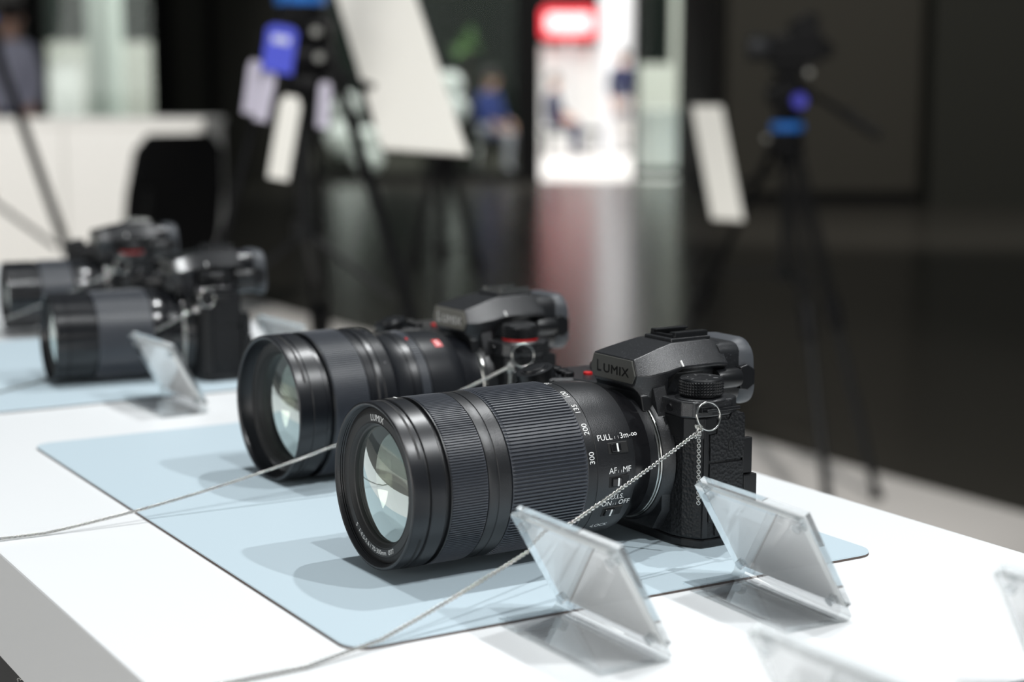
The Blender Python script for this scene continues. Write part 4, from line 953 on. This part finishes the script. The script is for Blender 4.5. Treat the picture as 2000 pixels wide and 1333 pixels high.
def person(loc, rz, pose, colours, label):
    """one skinned body coloured by clothing zone; hair as a child"""
    shirt, trouser, skin, hair, shoe = colours
    if pose == 'stand':
        J = {'pel': (0, 0, .95), 'ab': (0, .0, 1.12), 'ch': (0, .01, 1.33), 'nk': (0, 0, 1.50), 'hd0': (0, -.01, 1.58), 'hd': (0, -.015, 1.68),
             'sl': (.17, 0, 1.43), 'el': (.22, .02, 1.15), 'wl': (.21, -.05, .92), 'fl': (.20, -.08, .80), 'sr': (-.17, 0, 1.43), 'er': (-.22, .02, 1.15), 'wr': (-.20, -.06, .92), 'fr': (-.19, -.09, .80),
             'hl': (.09, 0, .90), 'kl': (.10, -.01, .49), 'al': (.10, .02, .09), 'tl': (.11, -.14, .03), 'hr': (-.09, 0, .90), 'kr': (-.10, -.03, .49), 'ar': (-.11, .04, .09), 'tr': (-.12, -.12, .03)}
    else:
        J = {'pel': (0, .05, .575), 'ab': (0, .07, .70), 'ch': (0, .05, .92), 'nk': (0, .02, 1.09), 'hd0': (0, -.01, 1.17), 'hd': (0, -.02, 1.27),
             'sl': (.17, .04, 1.02), 'el': (.22, -.02, .76), 'wl': (.15, -.24, .66), 'fl': (.10, -.33, .63), 'sr': (-.17, .04, 1.02), 'er': (-.22, -.02, .76), 'wr': (-.15, -.24, .66), 'fr': (-.09, -.33, .63),
             'hl': (.09, .02, .56), 'kl': (.11, -.40, .54), 'al': (.11, -.40, .10), 'tl': (.12, -.55, .03), 'hr': (-.09, .02, .56), 'kr': (-.11, -.40, .54), 'ar': (-.11, -.38, .10), 'tr': (-.12, -.53, .03)}
    rad = {'pel': .14, 'ab': .13, 'ch': .15, 'nk': .06, 'hd0': .075, 'hd': .10, 'sl': .07, 'sr': .07, 'el': .048, 'er': .048, 'wl': .033, 'wr': .033, 'fl': .028, 'fr': .028, 'hl': .10, 'hr': .10, 'kl': .065, 'kr': .065, 'al': .045, 'ar': .045, 'tl': .035, 'tr': .035}
    E_ = [('pel', 'ab'), ('ab', 'ch'), ('ch', 'nk'), ('nk', 'hd0'), ('hd0', 'hd'), ('ch', 'sl'), ('sl', 'el'), ('el', 'wl'), ('wl', 'fl'), ('ch', 'sr'), ('sr', 'er'), ('er', 'wr'), ('wr', 'fr'), ('pel', 'hl'), ('hl', 'kl'), ('kl', 'al'), ('al', 'tl'), ('pel', 'hr'), ('hr', 'kr'), ('kr', 'ar'), ('ar', 'tr')]
    keys = list(J); me = bpy.data.meshes.new('skeleton'); me.from_pydata([J[k] for k in keys], [(keys.index(a), keys.index(b)) for a, b in E_], [])
    tmp = bpy.data.objects.new('skeleton', me); COL.objects.link(tmp)
    s = tmp.modifiers.new('skin', 'SKIN'); sub = tmp.modifiers.new('sub', 'SUBSURF'); sub.levels = 2; sub.render_levels = 2
    bmx = bmesh.new(); bmx.from_mesh(me); lay = bmx.verts.layers.skin.verify()
    bmx.verts.ensure_lookup_table()
    for i, k in enumerate(keys):
        sv = bmx.verts[i][lay]; sv.radius = (rad[k], rad[k]); sv.use_root = (k == 'pel')
    bmx.to_mesh(me); bmx.free(); bpy.context.view_layer.update()
    body = bpy.data.meshes.new_from_object(tmp.evaluated_get(bpy.context.evaluated_depsgraph_get())); bpy.data.objects.remove(tmp)
    t = empty('person', loc, rz, label, 'person')
    for m_ in (shirt, trouser, skin, shoe): body.materials.append(m_)
    zn, zw = J['nk'][2], J['pel'][2]
    hands = [Vector(J[k]) for k in ('wl', 'fl', 'wr', 'fr')]; legs = [k for k in J if k[0] in 'hkat' and k not in ('hd', 'hd0', 'ab')]
    for p in body.polygons:
        c = p.center; p.use_smooth = True
        if c.z > zn + .01: mi = 2
        elif min((c - h).length for h in hands) < .09: mi = 2
        elif c.z < .09: mi = 3
        else:
            near = min(J, key=lambda k: (Vector(J[k]) - c).length)
            mi = 1 if near in legs or (near == 'pel' and c.z < zw + .02) else 0
        p.material_index = mi
    body.name = 'body'; link('body', body, t)
    hd = Vector(J['hd'])
    bm = bmesh.new(); bmesh.ops.create_icosphere(bm, subdivisions=3, radius=.118)
    for v in list(bm.verts):
        if v.co.y < -.045 and v.co.z < .055 or v.co.z < -.06: bm.verts.remove(v)
    bmesh.ops.translate(bm, vec=hd + Vector((0, .018, .022)), verts=bm.verts); obj('hair', bm, hair, t, 80)
    def f(bm):
        for sx in (-1, 1):
            bmesh.ops.create_icosphere(bm, subdivisions=2, radius=.012, matrix=Matrix.Translation(hd + Vector((sx * .034, -.098, -.005))))
    bm = bmesh.new(); f(bm); obj('eyes', bm, M['frame_black'], t, 80)
    bm = bmesh.new(); prism(bm, [(-.013, -.03), (.013, -.03), (.004, .005), (-.004, .005)], -.125, -.09, 'y', 0, 0); bmesh.ops.translate(bm, vec=hd + Vector((0, 0, -.012)), verts=bm.verts); obj('nose', bm, skin, t, 80)
    bm = bmesh.new(); bmesh.ops.create_cube(bm, size=1, matrix=Matrix.Translation(hd + Vector((0, -.095, -.06))) @ Matrix.Diagonal((.045, .012, .01, 1))); obj('mouth', bm, mat('lips', (.4, .15, .13), .6), t)
    for sx in (-1, 1):
        bm = bmesh.new(); bmesh.ops.create_icosphere(bm, subdivisions=2, radius=1, matrix=Matrix.Translation(hd + Vector((sx * .105, .01, -.01))) @ Matrix.Diagonal((.012, .02, .032, 1))); obj('ear', bm, skin, t, 80)
    return t
P_navy = mat('navy_cloth', (.012, .016, .055), .8); P_pale = mat('pale_trousers', (.55, .52, .50), .8); P_skin = mat('skin', (.55, .33, .25), .55); P_hair = mat('dark_hair', (.03, .022, .02), .6); P_shoe = mat('dark_shoes', (.02, .02, .02), .5)
P_lilac = mat('pale_blue_shirt', (.50, .50, .62), .8); P_white = mat('white_shirt', (.75, .74, .74), .8); P_blue = mat('blue_jacket', (.03, .05, .22), .8); P_grey = mat('grey_lilac_cloth', (.42, .40, .46), .8)
def floor_at(px, d): p = A(px, HY, d); p.z = FLOOR - (.005 if d > 21.2 else 0); return p
person(floor_at(1215, 29.5), -ANG + .3, 'stand', (P_navy, P_pale, P_skin, P_hair, P_shoe), 'standing person in navy top and pale trousers by the white column')
person(floor_at(1084, 28.9), -ANG + 1.2, 'sit', (P_navy, P_navy, P_skin, P_hair, P_shoe), 'seated person in dark navy at the left side of the doorway')
def bench(px0, px1, d, label):
    c = B((R(px0, d) + R(px1, d)) / 2, d, FLOOR - .005); w = (R(px1, d) - R(px0, d)) / 2; t = empty('bench', c, -ANG, label, 'bench')
    bm = bmesh.new(); box(bm, -w, w, -.22, .22, .36, .43); obj('seat', bm, M['chair_black'], t, None, .01)
    for sx in (-1, 1):
        bm = bmesh.new(); box(bm, sx * (w - .08) - .03, sx * (w - .08) + .03, -.18, .18, .0005, .36); obj('leg', bm, M['frame_black'], t)
bench(1062, 1176, 29.7, 'low black bench at the foot of the bright doorway')
person(floor_at(958, 23.0), -ANG + .9, 'sit', (P_blue, P_grey, P_skin, P_hair, P_shoe), 'seated person in blue jacket and grey-lilac trousers behind the window')
bench(931, 1003, 23.12, 'dark bench behind the window under the person in blue')
person(floor_at(28, 13.5), -ANG - .5, 'stand', (P_lilac, P_navy, P_skin, P_hair, P_shoe), 'person in pale blue shirt behind the white cabinet at left edge')
# white urns, plant and planters behind the middle window
M['leaf'] = mat('green_leaf', (.10, .20, .06), .6); M['urn'] = mat('white_glaze', (.85, .85, .84), .3)
def urn(px, py0, py1, d, k, label):
    c = floor_at(px, d); ztop, zbot = Z(py0, d), Z(py1, d); t = empty('white_urn', c, 0, label, 'urn', 'white urns behind the window')
    h = ztop - zbot; z0 = zbot - c.z
    bm = bmesh.new(); lathe(bm, [(z0, .12 * k), (z0 + h * .1, .2 * k), (z0 + h * .3, .27 * k), (z0 + h * .5, .2 * k), (z0 + h * .58, .13 * k), (z0 + h * .75, .2 * k), (z0 + h * .9, .17 * k), (z0 + h, .10 * k), (z0 + h - .03, .08 * k), (z0 + h * .7, .08 * k)], 28, 'z', (0, 0, 0)); obj('vessel', bm, M['urn'], t, 60)
    bm = bmesh.new(); box(bm, -.28 * k, .28 * k, -.28 * k, .28 * k, .0005, z0 - .0005); obj('pedestal', bm, M['wall_dark'], t, None, .01)
urn(876, 142, 242, 23.2, 1.0, 'tall white double-bulb urn right of the large cream board')
urn(672, 182, 305, 24.0, 1.0, 'white double-bulb urn left of the large cream board')
urn(716, 250, 338, 23.6, .8, 'smaller white urn low behind the large cream board')
def plant(px, py, d, label):
    c = A(px, py, d); t = empty('potted_plant', Vector((c.x, c.y, FLOOR - .005)), 0, label, 'plant'); zt = c.z - FLOOR + .005
    bm = bmesh.new(); lathe(bm, [(.0005, .14), (.35, .2), (.38, .2), (.36, .17)], 24, 'z', (0, 0, 0), True); obj('pot', bm, M['urn'], t, 40)
    bm = bmesh.new(); tube(bm, [(0, 0, .35), (.02, 0, zt * .6), (0, 0, zt)], .02, 8); obj('stem', bm, mat('bark', (.06, .04, .03), .8), t, 60)
    for i in range(26):
        a = i * 2.4; e = random.uniform(-.3, 1.2); l = random.uniform(.22, .34); b0 = Vector((0, 0, zt - .12 + .2 * random.random()))
        d_ = Vector((math.cos(a) * math.cos(e), math.sin(a) * math.cos(e), math.sin(e))); sd = d_.cross(Vector((0, 0, 1))).normalized() * .05
        bm = bmesh.new(); v = [bm.verts.new(p) for p in (b0, b0 + d_ * l * .4 + sd, b0 + d_ * l - Vector((0, 0, .06)), b0 + d_ * l * .4 - sd, b0 + d_ * l * .45 + Vector((0, 0, .012)))]
        for q_ in ((0, 1, 4), (1, 2, 4), (2, 3, 4), (3, 0, 4)): bm.faces.new([v[k] for k in q_])
        obj('leaf', bm, M['leaf'], t, 80)
plant(912, 88, 25.2, 'leafy potted plant behind the window right of the large board')
